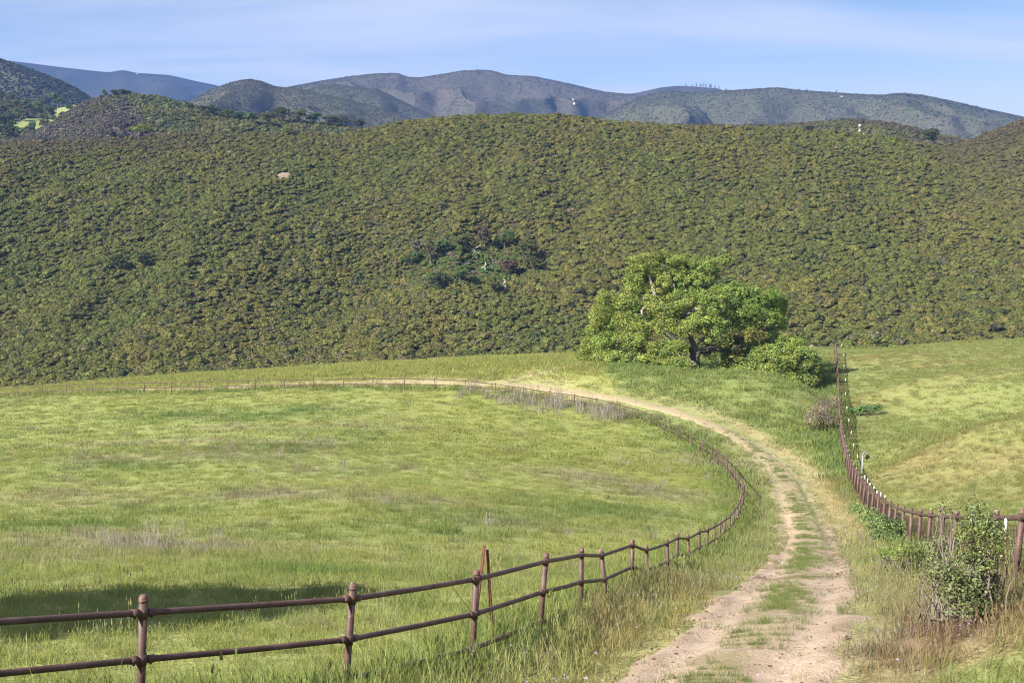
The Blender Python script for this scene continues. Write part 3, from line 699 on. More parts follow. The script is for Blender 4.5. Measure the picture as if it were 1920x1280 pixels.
def cover(L, u0, u1, v0, v1, n, kindfn, coll, nvar, size, name, label, squash=.9):
    u = RNG.uniform(u0, u1, n); v = RNG.uniform(v0, v1, n)
    p = sample_land(L, u, v)
    c, keep, sm = kindfn(p, u, v)
    p, c, sm = p[keep], c[keep], sm[keep]
    s = RNG.lognormal(0, .34, len(p)).clip(.5, 2.4) * size * sm
    scl = np.stack([s, s, s * RNG.uniform(.75, 1.2, len(p)) * squash], 1)
    p[:, 2] -= .08 * s
    return scatter(name, p, coll, nvar, scl, c, label, 'scrub')

BARE = [(535,327,2.2,3.6),(428,284,.9,1.6),(548,493,.8,1.8),(515,322,1.2,1.2)]   # thin places on the hill
def hill_pt(L, px, py):
    """point of a hill's front slope seen at a pixel"""
    nr = int(np.sum(L['s'] <= 1.0001)); j = int(np.argmin(np.abs(L['px'] - px)))
    X, Y, Z = L['X'][:nr, j], L['Y'][:nr, j], L['Z'][:nr, j]
    yc = (Z * CP + Y * SP); fw = (Y * CP - Z * SP); py_ = 640 - F * yc / fw
    i = int(np.argmin(np.abs(py_ - py))); return np.array([X[i], Y[i], Z[i]])
_at = HILL['o'].data.attributes['col']; _cc = np.empty(len(HILL['o'].data.vertices) * 4, np.float32); _at.data.foreach_get('color', _cc); _cc = _cc.reshape(-1, 4)
for (qx, qy, ra, rb) in BARE:
    b = hill_pt(HILL, qx, qy); d = np.hypot((HILL['X'].ravel() - b[0]) / (ra * 1.1), (HILL['Y'].ravel() - b[1]) / (rb * 1.1)); w = sstep(1.3, .7, d)[:, None]
    _cc[:, :3] = _cc[:, :3] * (1 - w) + np.array([.27, .205, .15]) * w
_at.data.foreach_set('color', _cc.ravel())
def hill_kind(p, u, v):
    c, purple = scrub_cols(p[:, 0], p[:, 1], p[:, 2])
    px = 960 + F * p[:, 0] / p[:, 1]
    n = fbm(p[:, 0] / 12, p[:, 1] / 12, 231, 3)
    top = sstep(.86, .98, v + (n - .5) * .18) * np.clip(sstep(760, 300, px) + sstep(1650, 1800, px), 0, 1)
    c = mixc(c, purple * RNG.normal(1, .15, (len(p), 1)), np.clip(top * .5, 0, 1))
    rt = sstep(1700, 1880, px) * sstep(.55, .8, v + (n - .5) * .4); c = mixc(c, purple * 1.05, rt * .45)
    sm = np.interp(v, [0, .3, 1], [1.25, 1.08, .82])
    sm = sm * (1 - .10 * np.clip(top + rt * .5, 0, 1))
    keep = np.ones(len(p), bool)
    for (qx, qy, ra, rb) in BARE:
        b = hill_pt(HILL, qx, qy); keep &= ~((((p[:, 0] - b[0]) / ra) ** 2 + ((p[:, 1] - b[1]) / rb) ** 2) < RNG.uniform(.6, 1.2, len(p)))
    h = hill_pt(HILL, 890, 500); g = np.exp(-(((p[:, 0] - h[0]) / 13) ** 2 + ((p[:, 1] - h[1]) / 9) ** 2)); a = RNG.uniform(0, 1, len(p))
    c = mixc(c, np.array([.075, .15, .035]), np.where(a < .55, g, g * 0)); c = mixc(c, np.array([.15, .125, .105]), np.where(a > .8, g, 0)); sm = sm * (1 - .25 * g)
    return c, keep, sm
cover(HILL, 0.05, .97, 0, 1.0, 112000, hill_kind, SHRUB, 9, .72, 'chaparral_scrub', 'dense olive green chaparral scrub covering the big hillside')
def low_kind(base, alt, gsc=22):
    base, alt = np.array(base), np.array(alt)
    def f(p, u, v):
        n = fbm(p[:, 0] / gsc, p[:, 1] / gsc, 251, 4); c = mixc(np.tile(base, (len(p), 1)), alt, sstep(.40, .6, n))
        return c * RNG.normal(1, .16, (len(p), 1)).clip(.55, 1.5), np.ones(len(p), bool), np.ones(len(p))
    return f
def grove_kind(p, u, v):
    n = fbm(p[:, 0] / 12, p[:, 1] / 12, 261, 3); c = mixc(np.tile(np.array([.07, .085, .035]), (len(p), 1)), np.array([.10, .10, .045]), sstep(.4, .6, n)) * RNG.normal(1, .18, (len(p), 1)).clip(.5, 1.6)
    return c, meadow_mask(p[:, 0], p[:, 1], p[:, 2]) < RNG.uniform(.2, .6, len(p)), np.ones(len(p))
cover(GROVE, .0, 1., .05, 1.0, 9000, grove_kind, SCRUB_LOW, 5, 1.5, 'grove_scrub', 'dark brush between the oaks on the slope at the left edge')
def round_kind(p, u, v):
    a, b = to_pix(p[:, 0], p[:, 1], p[:, 2]); n = fbm(p[:, 0] / 20, p[:, 1] / 20, 271, 4)
    w = sstep(-14, 14, a - 238 - (b - 178) * .62 + (n - .5) * 40)
    c = mixc(np.tile(np.array([.098, .085, .066]), (len(p), 1)), mixc(np.tile(np.array([.135, .135, .042]), (len(p), 1)), np.array([.095, .115, .04]), sstep(.4, .6, n)), w)
    c = mixc(c, np.array([.09, .10, .04]), sstep(.56, .66, n) * (1 - w) * .8)
    return c * RNG.normal(1, .16, (len(p), 1)).clip(.55, 1.5), np.ones(len(p), bool), np.ones(len(p))
cover(KNOLL, .02, .98, .25, 1.0, 9000, low_kind((.115, .125, .045), (.10, .085, .055)), SCRUB_LOW, 5, .85, 'knoll_scrub', 'low smooth scrub on the rounded hill behind the crest at right')
cover(ROUND, .02, .98, .25, 1.0, 16000, round_kind, SCRUB_LOW, 5, 1.05, 'round_hill_scrub', 'olive and brown scrub on the rounded left hill')
cover(RID1, .3, 1., .2, 1.0, 20000, low_kind((.065, .075, .045), (.058, .062, .045), 50), SCRUB_LOW, 5, .95, 'ridge_scrub', 'grey green scrub on the ridge at the left edge')
cover(DOME, .02, .98, .2, 1.0, 30000, low_kind((.088, .09, .046), (.080, .078, .050), 60), SCRUB_LOW, 5, .68, 'dome_scrub', 'sparse scrub on the round topped mountain')
cover(DOME2, .02, .98, .2, 1.0, 18000, low_kind((.085, .088, .048), (.078, .075, .05), 60), SCRUB_LOW, 5, .72, 'spur_scrub', 'sparse scrub on the spur before the middle range')
cover(RANGE, .02, .98, .2, 1.0, 32000, low_kind((.080, .079, .048), (.076, .070, .052), 90), SCRUB_LOW, 5, .85, 'range_scrub', 'sparse scrub on the middle mountain range')
cover(RGT, .02, .95, .2, 1.0, 38000, low_kind((.082, .088, .046), (.074, .073, .048), 80), SCRUB_LOW, 5, .80, 'right_mountain_scrub', 'sparse scrub on the long right mountain')

# ------------------------------------------------------------------ trees
def tube_mesh(chains, mat, nside=8, name='limb', cap=True):
    """chains: lists of (point, radius); one mesh"""
    V = []; Fc = []
    for ch in chains:
        pts = [Vector(p) for p, _ in ch]; rad = [r for _, r in ch]; i0 = len(V)
        for i, p in enumerate(pts):
            d = (pts[min(i + 1, len(pts) - 1)] - pts[max(i - 1, 0)]).normalized()
            a = d.cross(Vector((0.31, .2, 1)) if abs(d.z) < .9 else Vector((1, .2, 0))).normalized(); b = d.cross(a)
            for k in range(nside):
                th = 2 * math.pi * k / nside; V.append(tuple(p + (a * math.cos(th) + b * math.sin(th)) * rad[i]))
        for i in range(len(pts) - 1):
            for k in range(nside):
                k2 = (k + 1) % nside
                Fc.append((i0 + i * nside + k, i0 + i * nside + k2, i0 + (i + 1) * nside + k2, i0 + (i + 1) * nside + k))
        if cap:
            Fc.append(tuple(i0 + k for k in range(nside))[::-1]); Fc.append(tuple(i0 + (len(pts) - 1) * nside + k for k in range(nside)))
    return mesh_np(name, V, Fc, mat)

def wander(p0, p1, r0, r1, n, wob, rng):
    p0, p1 = np.array(p0, float), np.array(p1, float); out = []
    for i in range(n + 1):
        t = i / n; o = rng.normal(0, wob, 3) * (0 if i in (0, n) else 1)
        out.append((p0 + (p1 - p0) * t + o, r0 + (r1 - r0) * t))
    return out

def foliage(lobes, sub_per, leaf_per, sub_r, leaf, base, rng, shade_var=.25, under=.35, squash=.62):
    """lobes: (centre, (rx, ry, rz), tint) -> leaf quads gathered in small sprays over each lobe"""
    Vs = []; cols = []; var = []
    for (cx, rr, tint) in lobes:
        cx = np.array(cx); rr = np.array(rr)
        ns = max(4, int(sub_per * (rr[0] * rr[2]) ** .8))
        d = rng.normal(0, 1, (ns, 3)); d[:, 2] = np.where(d[:, 2] < -under, -d[:, 2] * .8, d[:, 2]); d /= np.linalg.norm(d, axis=1)[:, None]
        cen = cx + d * rr * rng.uniform(.55, 1.05, (ns, 1))
        for c, dd in zip(cen, d):
            nl = int(leaf_per * rng.uniform(.6, 1.4)); sr = sub_r * rng.uniform(.65, 1.35)
            q = rng.normal(0, 1, (nl, 3)); q /= np.linalg.norm(q, axis=1)[:, None]; q *= rng.uniform(.3, 1.0, (nl, 1)) ** .5
            pp = c + q * np.array([sr, sr, sr * squash])
            nn = q * .6 + dd * .5 + rng.normal(0, .55, (nl, 3)) + np.array([0, 0, .25]); nn /= np.linalg.norm(nn, axis=1)[:, None]
            t = np.cross(nn, rng.normal(0, 1, (nl, 3))); t /= np.linalg.norm(t, axis=1)[:, None]; u = np.cross(nn, t)
            L = leaf * rng.uniform(.6, 1.35, (nl, 1))
            quad = np.stack([pp - t * L, pp - u * L * .6, pp + t * L, pp + u * L * .6], 1)
            Vs.append(quad.reshape(-1, 3))
            cc = base * tint * rng.normal(1, shade_var) * np.array([rng.normal(1, .08), 1, rng.normal(1, .08)])
            cols.append(np.repeat(np.tile(cc.clip(.01, .8), (nl, 1)), 4, 0)); var.append(np.repeat(rng.uniform(.1, .9, nl), 4))
    V = np.concatenate(Vs); n = len(V) // 4
    return V, np.arange(n * 4).reshape(n, 4), np.concatenate(cols), np.concatenate(var)

def crown_obj(name, lobes, parent, origin, base, seed, sub_per=7, leaf_per=55, sub_r=.55, leaf=.10, **kw):
    V, Fc, c, v = foliage(lobes, sub_per, leaf_per, sub_r, leaf, np.array(base), np.random.default_rng(seed), **kw)
    me = mesh_np(name, V - np.array(origin), Fc, M_leaf, {'col': c, 'var': v}, smooth=False)
    return obj(name, me, parent)

# --- the big oak
MPP = TREE0[1] / F / 3.692                         # metres per enlarged-view pixel at the oak
def oak_pt(zx, zy, dy=0.0): return np.array([TREE0[0] + (zx - 965) * MPP, TREE0[1] + dy, TREE0[2] + (908 - zy) * MPP])
def build_oak(origin_shift, label, group=None, lean=1.0, seed=5, thin=1.0):
    rng = np.random.default_rng(seed)
    sh = np.array(origin_shift)
    root = empty('oak_tree', tuple(TREE0 + sh), label, 'tree', group)
    o = TREE0
    def loc(p): return np.array(p) - o
    L_ = [(600,150,130,70,0),(720,130,100,60,0),(850,160,110,60,1),(1000,180,110,60,1),(1150,150,85,45,1),(560,240,110,85,-1),(800,255,140,70,0),(960,270,130,65,0),
          (340,420,90,80,-2),(300,520,80,90,-2),(450,440,110,80,-2),(540,330,110,60,-1),(650,420,95,70,-3),(700,330,100,70,-1),(440,560,90,80,-3),
          (780,440,140,90,-3.5),(900,390,160,80,-3),(1040,390,160,90,-3.5),(1000,510,130,90,-5),(880,560,110,80,-5.5),(1050,610,100,70,-5.5),(720,560,100,75,-5),
          (1200,350,130,80,-2),(1330,390,150,90,-2),(1460,410,120,90,-1),(1530,460,70,80,0),(1250,470,120,80,-3.5),(1400,520,140,75,-3),(1480,590,80,75,-1.5),(1540,560,60,70,0),
          (240,640,90,85,-2),(220,760,75,75,-1),(300,720,85,100,-3),(280,860,80,55,-2.5),(540,620,105,90,-4),(520,740,105,75,-4),(390,790,50,50,-1),
          (650,760,85,85,-5),(640,860,75,50,-5),(740,860,95,80,-6),(780,940,85,50,-6.5),(870,880,50,65,-6),(800,690,60,45,-5.5),
          (1180,800,80,75,-3.5),(1230,900,85,75,-4.5),(1350,790,120,85,-3.5),(1400,880,130,85,-4.5),(1520,740,120,85,-2),(1580,850,135,95,-3),(1680,880,105,70,-2),(1640,770,90,70,-1),(1745,925,55,40,-2),(180,840,70,55,-1.5),(350,870,90,45,-3),(450,790,95,70,-3.5),(560,830,85,60,-4),(1450,790,140,95,-3),(1590,800,130,100,-2.5),(1690,890,110,65,-3),(1330,880,110,75,-4),(1500,900,120,65,-4.5),(1130,880,60,50,-4),(1480,740,130,90,-6),(1600,760,140,90,-6),(1700,830,100,75,-5),(1560,690,120,60,-4),(1380,800,110,80,-7),(1660,780,100,70,-6),(1150,800,110,80,3)]
    brown = np.array([1.12, .86, .95]); lobes = []
    for (zx, zy, rx, rz, dy) in L_:
        tint = np.array([1.0, 1.0, 1.0]) * (1.05 if zx > 1150 and zy > 650 else 1.0)
        if zx > 1150 and zy < 650: tint = tint * np.array([.93, 1.0, .95])
        if zx < 900: tint = tint * np.array([1.10, 1.02, 1.0])
        lobes.append((loc(oak_pt(zx, zy, dy)), (rx * MPP, rx * MPP * .85, rz * MPP * 1.08), tint))
    for (zx, zy, rx, rz, dy) in [(700,300,180,110,3.5),(900,420,220,120,4),(1150,420,220,120,4),(1350,470,200,120,4),(500,560,200,150,3.5),(320,700,130,150,2.5),(1500,780,180,120,2.5),(620,250,140,90,2.5),(1000,240,160,80,3),(800,600,200,110,5),(1250,600,200,90,4.5)]:
        lobes.append((loc(oak_pt(zx, zy, dy)), (rx * MPP, rx * MPP * .9, rz * MPP), np.array([.95, 1, 1])))
    # boughs that sweep down to the grass on the near side
    for (zx, hz, rx, rz, dy) in [(620,.5,80,55,-9),(700,.5,90,55,-11),(750,.5,75,50,-12),(250,.6,80,60,-6),(320,.6,90,60,-7),(430,.6,80,55,-8),(540,.6,80,55,-9),(1160,.5,70,45,-9),(1250,.6,90,55,-11),(1370,.6,110,60,-11.5),(1500,.7,120,65,-10),(1620,.7,110,65,-8.5),(1720,.6,70,50,-6.5),
                                 (660,2.0,90,60,-8.5),(720,2.1,85,60,-9.5),(300,2.2,90,70,-6),(460,2.2,90,60,-7),(1270,1.9,90,60,-9),(1400,2.1,120,65,-9.5),(1530,2.2,120,70,-8),(1640,2.0,100,60,-7)]:
        yy = o[1] + dy; xx = o[0] + (zx - 965) * MPP * yy / o[1]
        lobes.append((np.array([xx, yy, T1(xx, yy) + hz]) - o, (rx * MPP, rx * MPP * .9, rz * MPP), np.array([1.06, 1.02, 1.0])))
    for (zx, zy, rx, rz, dy) in [(1300,640,110,55,-3.5),(1180,690,80,60,-3.5),(1210,770,60,60,-4),(400,700,60,80,-3)]:
        lobes.append((loc(oak_pt(zx, zy, dy)), (rx * MPP, rx * MPP * .8, rz * MPP), brown * .8))
    crown_obj('crown', lobes, root, (0, 0, 0), (.225, .288, .064), seed, 26 * thin, 78, .45, .088, squash=.82, under=.6)
    z = lambda a, b, d=0.: loc(oak_pt(a, b, d))
    obj('trunk', tube_mesh([[(z(965, 935), .74), (z(966, 905), .60), (z(963, 860), .53), (z(960, 800), .52), (z(966, 762), .58)]], M_bark, 14, 'trunk'), root)
    LIMBS = [[(966,770,0,.44),(925,735,-.5,.36),(890,715,-1,.32),(835,700,-1.6,.28),(800,660,-2,.26),(765,630,-2.2,.23),(700,590,-2.4,.18),(620,545,-2.5,.14)],
             [(970,770,0,.40),(1010,752,-.3,.30),(1060,745,-.6,.27),(1125,735,-1,.24),(1200,690,-1.2,.2),(1300,640,-1.6,.16),(1420,600,-2,.11),(1490,550,-1.6,.07)],
             [(966,765,.1,.38),(945,700,.6,.30),(930,620,.8,.27),(900,520,.6,.23),(860,400,.4,.18),(800,300,.2,.13),(760,200,0,.08)],
             [(930,640,.7,.22),(820,540,.2,.22),(720,460,-1,.2),(685,420,-2.2,.18),(655,360,-2.3,.2),(640,280,-1.4,.14),(620,200,-.8,.09)],
             [(690,420,-2.4,.15),(620,425,-2.8,.14),(560,455,-3.2,.12),(580,495,-3.3,.09)],
             [(700,592,-2.4,.15),(560,610,-2.6,.12),(450,650,-2.6,.10),(410,700,-2.8,.08),(430,790,-2.6,.05)],
             [(450,650,-2.6,.07),(440,580,-3.2,.06),(415,540,-3.4,.05)],
             [(900,520,.6,.18),(1050,430,0,.14),(1200,400,-1,.10),(1240,470,-2.6,.07)],
             [(840,700,-1.6,.12),(825,730,-2.6,.09),(835,770,-3.2,.05)],
             [(860,400,.4,.12),(805,330,-1.6,.08),(790,280,-2.0,.05)],[(1420,600,-2,.1),(1480,570,-3,.07),(1500,520,-3.2,.05)]]
    for i, ch in enumerate(LIMBS):
        dense = []
        for (a, b, d, r) in ch: dense.append((z(a, b, d), r))
        q = catmull(np.array([np.append(p, r) for p, r in dense]), .35)
        q[1:-1, :3] += rng.normal(0, .05, (len(q) - 2, 3))
        obj('limb', tube_mesh([[(v[:3], max(.03, v[3])) for v in q]], M_bark if i in (0, 1, 2) else M_barkpale, 8, 'limb'), root)
    tw = []
    for (c, rr, t) in lobes:
        for k in range(2):
            a = np.array(c) + rng.normal(0, .35, 3) * np.array(rr); b = a + rng.normal(0, 1, 3).clip(-1.2, 1.2) * np.array([.45, .45, .4]); tw.append(wander(a, b, .045, .015, 3, .1, rng))
    tag(obj('twig', tube_mesh(tw, M_barkpale, 4, 'twig', False), root), kind='stuff')
    return root
build_oak((0, 0, 0), 'broad spreading green oak standing alone beyond the bend of the track')

# --- the tree just left of the view, whose shadow lies across the paddock
def shade_tree(x, y, H, R, label):
    rng = np.random.default_rng(77); z0 = T1(x, y)
    root = empty('oak_tree', (x, y, z0), label, 'tree')
    lobes = []
    for k in range(16):
        a = rng.uniform(0, 6.283); d = R * .62 * math.sqrt(rng.uniform()); zz = H * rng.uniform(.45, .86)
        lobes.append(((d * math.cos(a), d * math.sin(a), zz), (R * .42, R * .42, R * .30), np.ones(3)))
    crown_obj('crown', lobes, root, (0, 0, 0), (.165, .225, .040), 78, 30, 60, .5, .13)
    obj('trunk', tube_mesh([[((0, 0, -.3), .42), ((.05, 0, .5), .33), ((.1, .05, H * .35), .27), ((0, .1, H * .6), .16)]], M_bark, 12, 'trunk'), root)
    for k in range(6):
        c = lobes[k][0]; obj('limb', tube_mesh([wander((.1, .05, H * .33), c, .16, .05, 5, .12, rng)], M_bark, 7, 'limb'), root)
    return root
shade_tree(-13.9, 16.7, 7.0, 3.5, 'leafy oak on the slope at the left, shading the paddock beyond the rails')

# ------------------------------------------------------------------ pipe fences
def ring_tube(bm, a, b, r, n=12, cap=True):
    a, b = Vector(a), Vector(b); d = (b - a).normalized()
    u = d.cross(Vector((0, 0, 1)) if abs(d.z) < .9 else Vector((1, 0, 0))).normalized(); v = d.cross(u)
    R = []
    for p in (a, b): R.append([bm.verts.new(p + (u * math.cos(2 * math.pi * k / n) + v * math.sin(2 * math.pi * k / n)) * r) for k in range(n)])
    for k in range(n): bm.faces.new((R[0][k], R[0][(k + 1) % n], R[1][(k + 1) % n], R[1][k]))
    if cap: bm.faces.new(R[0][::-1]); bm.faces.new(R[1])
def dome(bm, c, d, r, n=12, rings=4):
    c, d = Vector(c), Vector(d).normalized(); u = d.cross(Vector((1, 0, 0))).normalized(); v = d.cross(u); prev = None
    for i in range(rings):
        t = i / rings * math.pi / 2
        cur = [bm.verts.new(c + d * math.sin(t) * r + (u * math.cos(2 * math.pi * k / n) + v * math.sin(2 * math.pi * k / n)) * r * math.cos(t)) for k in range(n)]
        if prev:
            for k in range(n): bm.faces.new((prev[k], prev[(k + 1) % n], cur[(k + 1) % n], cur[k]))
        prev = cur
    top = bm.verts.new(c + d * r)
    for k in range(n): bm.faces.new((prev[k], prev[(k + 1) % n], top))
def bm_obj(name, bm, mat, parent, smooth=True):
    bmesh.ops.recalc_face_normals(bm, faces=bm.faces)
    me = bpy.data.meshes.new(name); bm.to_mesh(me); bm.free()
    if smooth:
        for p in me.polygons: p.use_smooth = len(p.vertices) <= 4
    me.materials.append(mat); return obj(name, me, parent)

RAIL_R = .031; POST_R = .040; GAP = .45
LEAN = {0: -.063, 1: -.087, 2: -.054, 3: -.08, 4: 0, 5: .11, 6: .0, 7: .03}
def pipe_post(parent, top, lean, ground, near, pr=POST_R, above=.10, rails=(0, GAP), nb=None):
    """top: point on the post at the upper rail"""
    top = Vector(top); ax = Vector((lean, 0, -1)).normalized()      # pointing down
    h = top.z - ground + .35; n = 14 if near else 8
    a = top - ax * above; b = top + ax * h
    bm = bmesh.new(); ring_tube(bm, a, b, pr, n)
    if not near: dome(bm, a, -ax, pr * 1.1, n, 3)
    p = bm_obj('post', bm, M_pipe, parent)
    if near:
        bm = bmesh.new(); dome(bm, a, -ax, pr * 1.12, n, 4); ring_tube(bm, a + ax * .03, a, pr * 1.12, n); bm_obj('post_cap', bm, M_pipe_light, p)
        for g in rails:
            c = top + ax * g; bm = bmesh.new(); ring_tube(bm, c - ax * .055, c + ax * .055, pr * 1.17, n)
            cl = bm_obj('clamp', bm, M_pipe, p)
            for q in nb or ():
                d = (Vector(q) - top).normalized(); bm = bmesh.new()
                ring_tube(bm, c + d * pr, c + d * (pr + .085), RAIL_R * 1.28, 12)
                bm_obj('rail_sleeve', bm, M_pipe, p)
                toward = Vector((-c.x, -c.y, -c.z)).normalized(); bm = bmesh.new()
                s = c + d * (pr + .05) + toward * RAIL_R; ring_tube(bm, s, s + toward * .022, .011, 6); bm_obj('bolt', bm, M_rust, p); bm = bmesh.new()
                s2 = c + d * .02 + toward * (pr * 1.05); ring_tube(bm, s2, s2 + toward * .02, .011, 6); bm_obj('bolt', bm, M_rust, p)
    return p
def rail(parent, a, b, near, r=RAIL_R):
    a, b = Vector(a), Vector(b); bm = bmesh.new(); n = 14 if near else 7
    m = (a + b) / 2 + Vector((0, 0, -.012 * random.random()))
    ring_tube(bm, a, m, r, n, False); ring_tube(bm, m, b, r, n, False); bmesh.ops.remove_doubles(bm, verts=bm.verts, dist=.0008)
    return bm_obj('rail', bm, M_pipe, parent)

f0 = FENCE[NPRE]
pf = empty('pipe_fence', tuple(Vector((f0[0], f0[1], T1(f0[0], f0[1])))), 'brown steel pipe rail fence curving round the left paddock', 'fence')
pinv = -Vector(pf.location)
for i, p in enumerate(FENCE):
    k = i - NPRE; near = k <= 12 and k >= -1
    nb = [Vector(FENCE[j]) + pinv for j in (i - 1, i + 1) if 0 <= j < len(FENCE)]
    ln = LEAN.get(k, random.gauss(0, .03))
    g = T1(p[0], p[1])
    pp = Vector(p) + pinv
    rl = (0, GAP, 2 * GAP) if k <= 4 else (0, GAP)
    pipe_post(pf, pp, ln, g + pinv.z, near, above=.135 if k <= 1 else .085, rails=rl, nb=nb if near else None)
    if i:
        j = i - 1; q = Vector(FENCE[j]) + pinv; lq = LEAN.get(k - 1, 0); lp = LEAN.get(k, 0)
        for g_ in ((0, GAP, 2 * GAP) if k <= 4 else (0, GAP)):
            rail(pf, q + Vector((lq * g_, 0, -g_)), pp + Vector((lp * g_, 0, -g_)), near)
# the short stub of a lower rail
rf = empty('wire_fence', (RF[0][0], RF[0][1], T1(RF[0][0], RF[0][1])), 'brown pipe post fence hung with wire mesh along the right meadow', 'fence')
rinv = -Vector(rf.location)
for i, p in enumerate(RF):
    near = 2 <= i <= 9; pp = Vector(p) + rinv; g = T1(p[0], p[1]) + rinv.z
    nb = [Vector(RF[j]) + rinv for j in (i - 1, i + 1) if 0 <= j < len(RF)]
    pipe_post(rf, pp, -.045 + random.gauss(0, .02), g, near, pr=.055, above=.10, rails=(0,), nb=nb if near else None)
    if i:
        q = Vector(RF[i - 1]) + rinv; rail(rf, q, pp, near, .046)
        gq = T1(RF[i - 1][0], RF[i - 1][1]) + rinv.z
        bm = bmesh.new(); rw = .006 if i < 14 else .009
        off_ = Vector((.05, 0, 0))
        for hgt in (.08, .19, .30, .41, .52, .63, .74, .85, .96, 1.06):
            ring_tube(bm, Vector((q.x, q.y, gq + hgt)) + off_, Vector((pp.x, pp.y, g + hgt)) + off_, rw, 3, False)
        nvw = 18 if i < 16 else 14
        for s in range(1, nvw):
            t = s / nvw; b0 = Vector((q.x + (pp.x - q.x) * t, q.y + (pp.y - q.y) * t, gq + (g - gq) * t)) + off_
            ring_tube(bm, b0 + Vector((0, 0, .05)), b0 + Vector((0, 0, 1.05)), rw, 3, False)
        tag(bm_obj('wire_mesh', bm, M_wire, rf), kind='stuff')

# ------------------------------------------------------------------ white capped steel stakes behind the right fence
STK = [(1893,976,21.6),(1821,975,25.2),(1658,930,47.6),(1649.7,924,49.8),(1646,921,51.6),(1638.8,913,55.6),(1631,906,59),(1626,898,61.5),(1621.8,891.8,64.2),(1617,873,69.5),(1609,853,74.5),(1601,832,79.5),(1595.3,808.5,85.5),(1591.7,786,91.5),(1588.9,762.6,98.5),(1586,736,107.5),(1583.5,710,117.5),(1581.8,684.7,128),(1580.7,663.6,138.5),(1580,646,147)]
ORD = 'first second third fourth fifth sixth seventh eighth ninth tenth eleventh twelfth thirteenth fourteenth fifteenth sixteenth seventeenth eighteenth nineteenth twentieth'.split()
def stake(px, py, D, lean=0.0):
    top = P(px, py, D); g = T1(top[0], top[1]); h = max(.85, min(1.6, top[2] - g)); 
    root = empty('steel_stake', (top[0], top[1], g), None, 'stake', 'white capped stakes behind the right fence')
    bm = bmesh.new(); ring_tube(bm, (lean * -.3, 0, -.3), (lean * h, 0, h - .12), .018, 6); bm_obj('stake_shaft', bm, M_rust, root)
    bm = bmesh.new(); ring_tube(bm, (lean * (h - .16), 0, h - .20), (lean * h, 0, h + .02), .024 if D > 40 else .026, 8); dome(bm, (lean * h, 0, h + .02), (0, 0, 1), .024 if D > 40 else .026, 8, 3)
    bm_obj('stake_cap', bm, M_white, root)
    return root
for i, (a, b, d) in enumerate(STK):
    s = stake(a, b, d, -.06 if i == 0 else random.gauss(0, .03))
    s['label'] = ('reddish steel stake with tall white cap between bush and end fence post' if i == 0 else
                  'rusty white capped stake buried in the vine covered bush' if i == 1 else
                  ORD[i - 2] + ' white capped stake counted from the near bend of the wire fence')
# white insulators standing on the fence posts themselves
for (a, b) in [(1589,846.6),(1594.6,860),(1598.6,866),(1602,872.5),(1606,878.5),(1612,886.8),(1618.5,892.5),(1622,898),(1625,904),(1629,910),(1653.7,935)]:
    i = int(np.argmin([abs(960 + F * r[0] / r[1] - a) for r in RF])); r = RF[i]
    bm = bmesh.new(); ring_tube(bm, (0, 0, .10), (0, 0, .16), .022, 7); c = bm_obj('insulator', bm, M_white, rf); c.location = Vector(r) + rinv + Vector((.02, 0, .02))

# grey standpipe with a hooded top
q = P(1617.5, 849, 67.5); g = T1(q[0], q[1]); hh = q[2] - g
sp = empty('standpipe', (q[0], q[1], g), 'short grey pole with a hooked top holding a dark box beside the wire fence', 'pole')
bm = bmesh.new(); ring_tube(bm, (0, 0, -.3), (0, 0, hh - .12), .036, 10); bm_obj('pole', bm, M_grey, sp)
bm = bmesh.new(); pts = [(0, 0, hh - .12), (.02, 0, hh - .02), (.10, 0, hh + .05), (.2, 0, hh + .02), (.27, 0, hh - .1)]
for a, b in zip(pts, pts[1:]): ring_tube(bm, a, b, .04, 10)
bm_obj('hook', bm, M_grey, sp)
bm = bmesh.new(); bmesh.ops.create_cube(bm, size=1, matrix=Matrix.Translation((.25, 0, hh - .22)) @ Matrix.Rotation(.5, 4, 'Y') @ Matrix.Diagonal((.17, .15, .24, 1))); bmesh.ops.bevel(bm, geom=bm.edges, offset=.03, segments=2)
bm_obj('dark_box', bm, M_black, sp)

# leaning rusty stakes inside the paddock rails
def rusty_stake(p_top, p_foot, label):
    pt, pb = Vector(p_top), Vector(p_foot); root = empty('rusty_stake', tuple(pb), label, 'stake'); a = pt - pb
    bm = bmesh.new(); ring_tube(bm, -a * .15, a, .017, 6); e = a.normalized().cross(Vector((0, 1, 0))).normalized() * .02
    ring_tube(bm, -a * .15 + e, a + e, .008, 4)
    bm_obj('stake_shaft', bm, M_rust, root)
    bm = bmesh.new(); 
    for k in range(8): c = a * (.3 + .08 * k) + Vector((0, -.018, 0)); ring_tube(bm, c, c + Vector((0, -.012, 0)), .008, 5)
    bm_obj('stud', bm, M_rust, root)
    return root
gq = pix2ground(927, 1178); D = 16.9
t1_ = P(909, 1022, D); t2_ = P(914, 1030, D + .05)
b1_ = P(886, 1165, D - .05); b2_ = P(926, 1172, D + .1)
b1_[2] = min(b1_[2], T1(b1_[0], b1_[1])); b2_[2] = min(b2_[2], T1(b2_[0], b2_[1]))
rusty_stake(t1_, b1_, 'rusty stake with pale tip leaning right behind the pipe rails')
rusty_stake(t2_, b2_, 'rusty stake leaning left against its twin behind the pipe rails')
w0 = P(848, 1098, D - .2); w1 = P(884, 1148, D); w1[2] -= .0
bm = bmesh.new(); ring_tube(bm, (0, 0, 0), tuple(Vector(w0) - Vector(w1)), .004, 4)
o = bm_obj('guy_wire', bm, M_wire, None); o.location = tuple(w1); tag(o, 'thin brown wire slanting down to the leaning rusty stakes', 'wire')

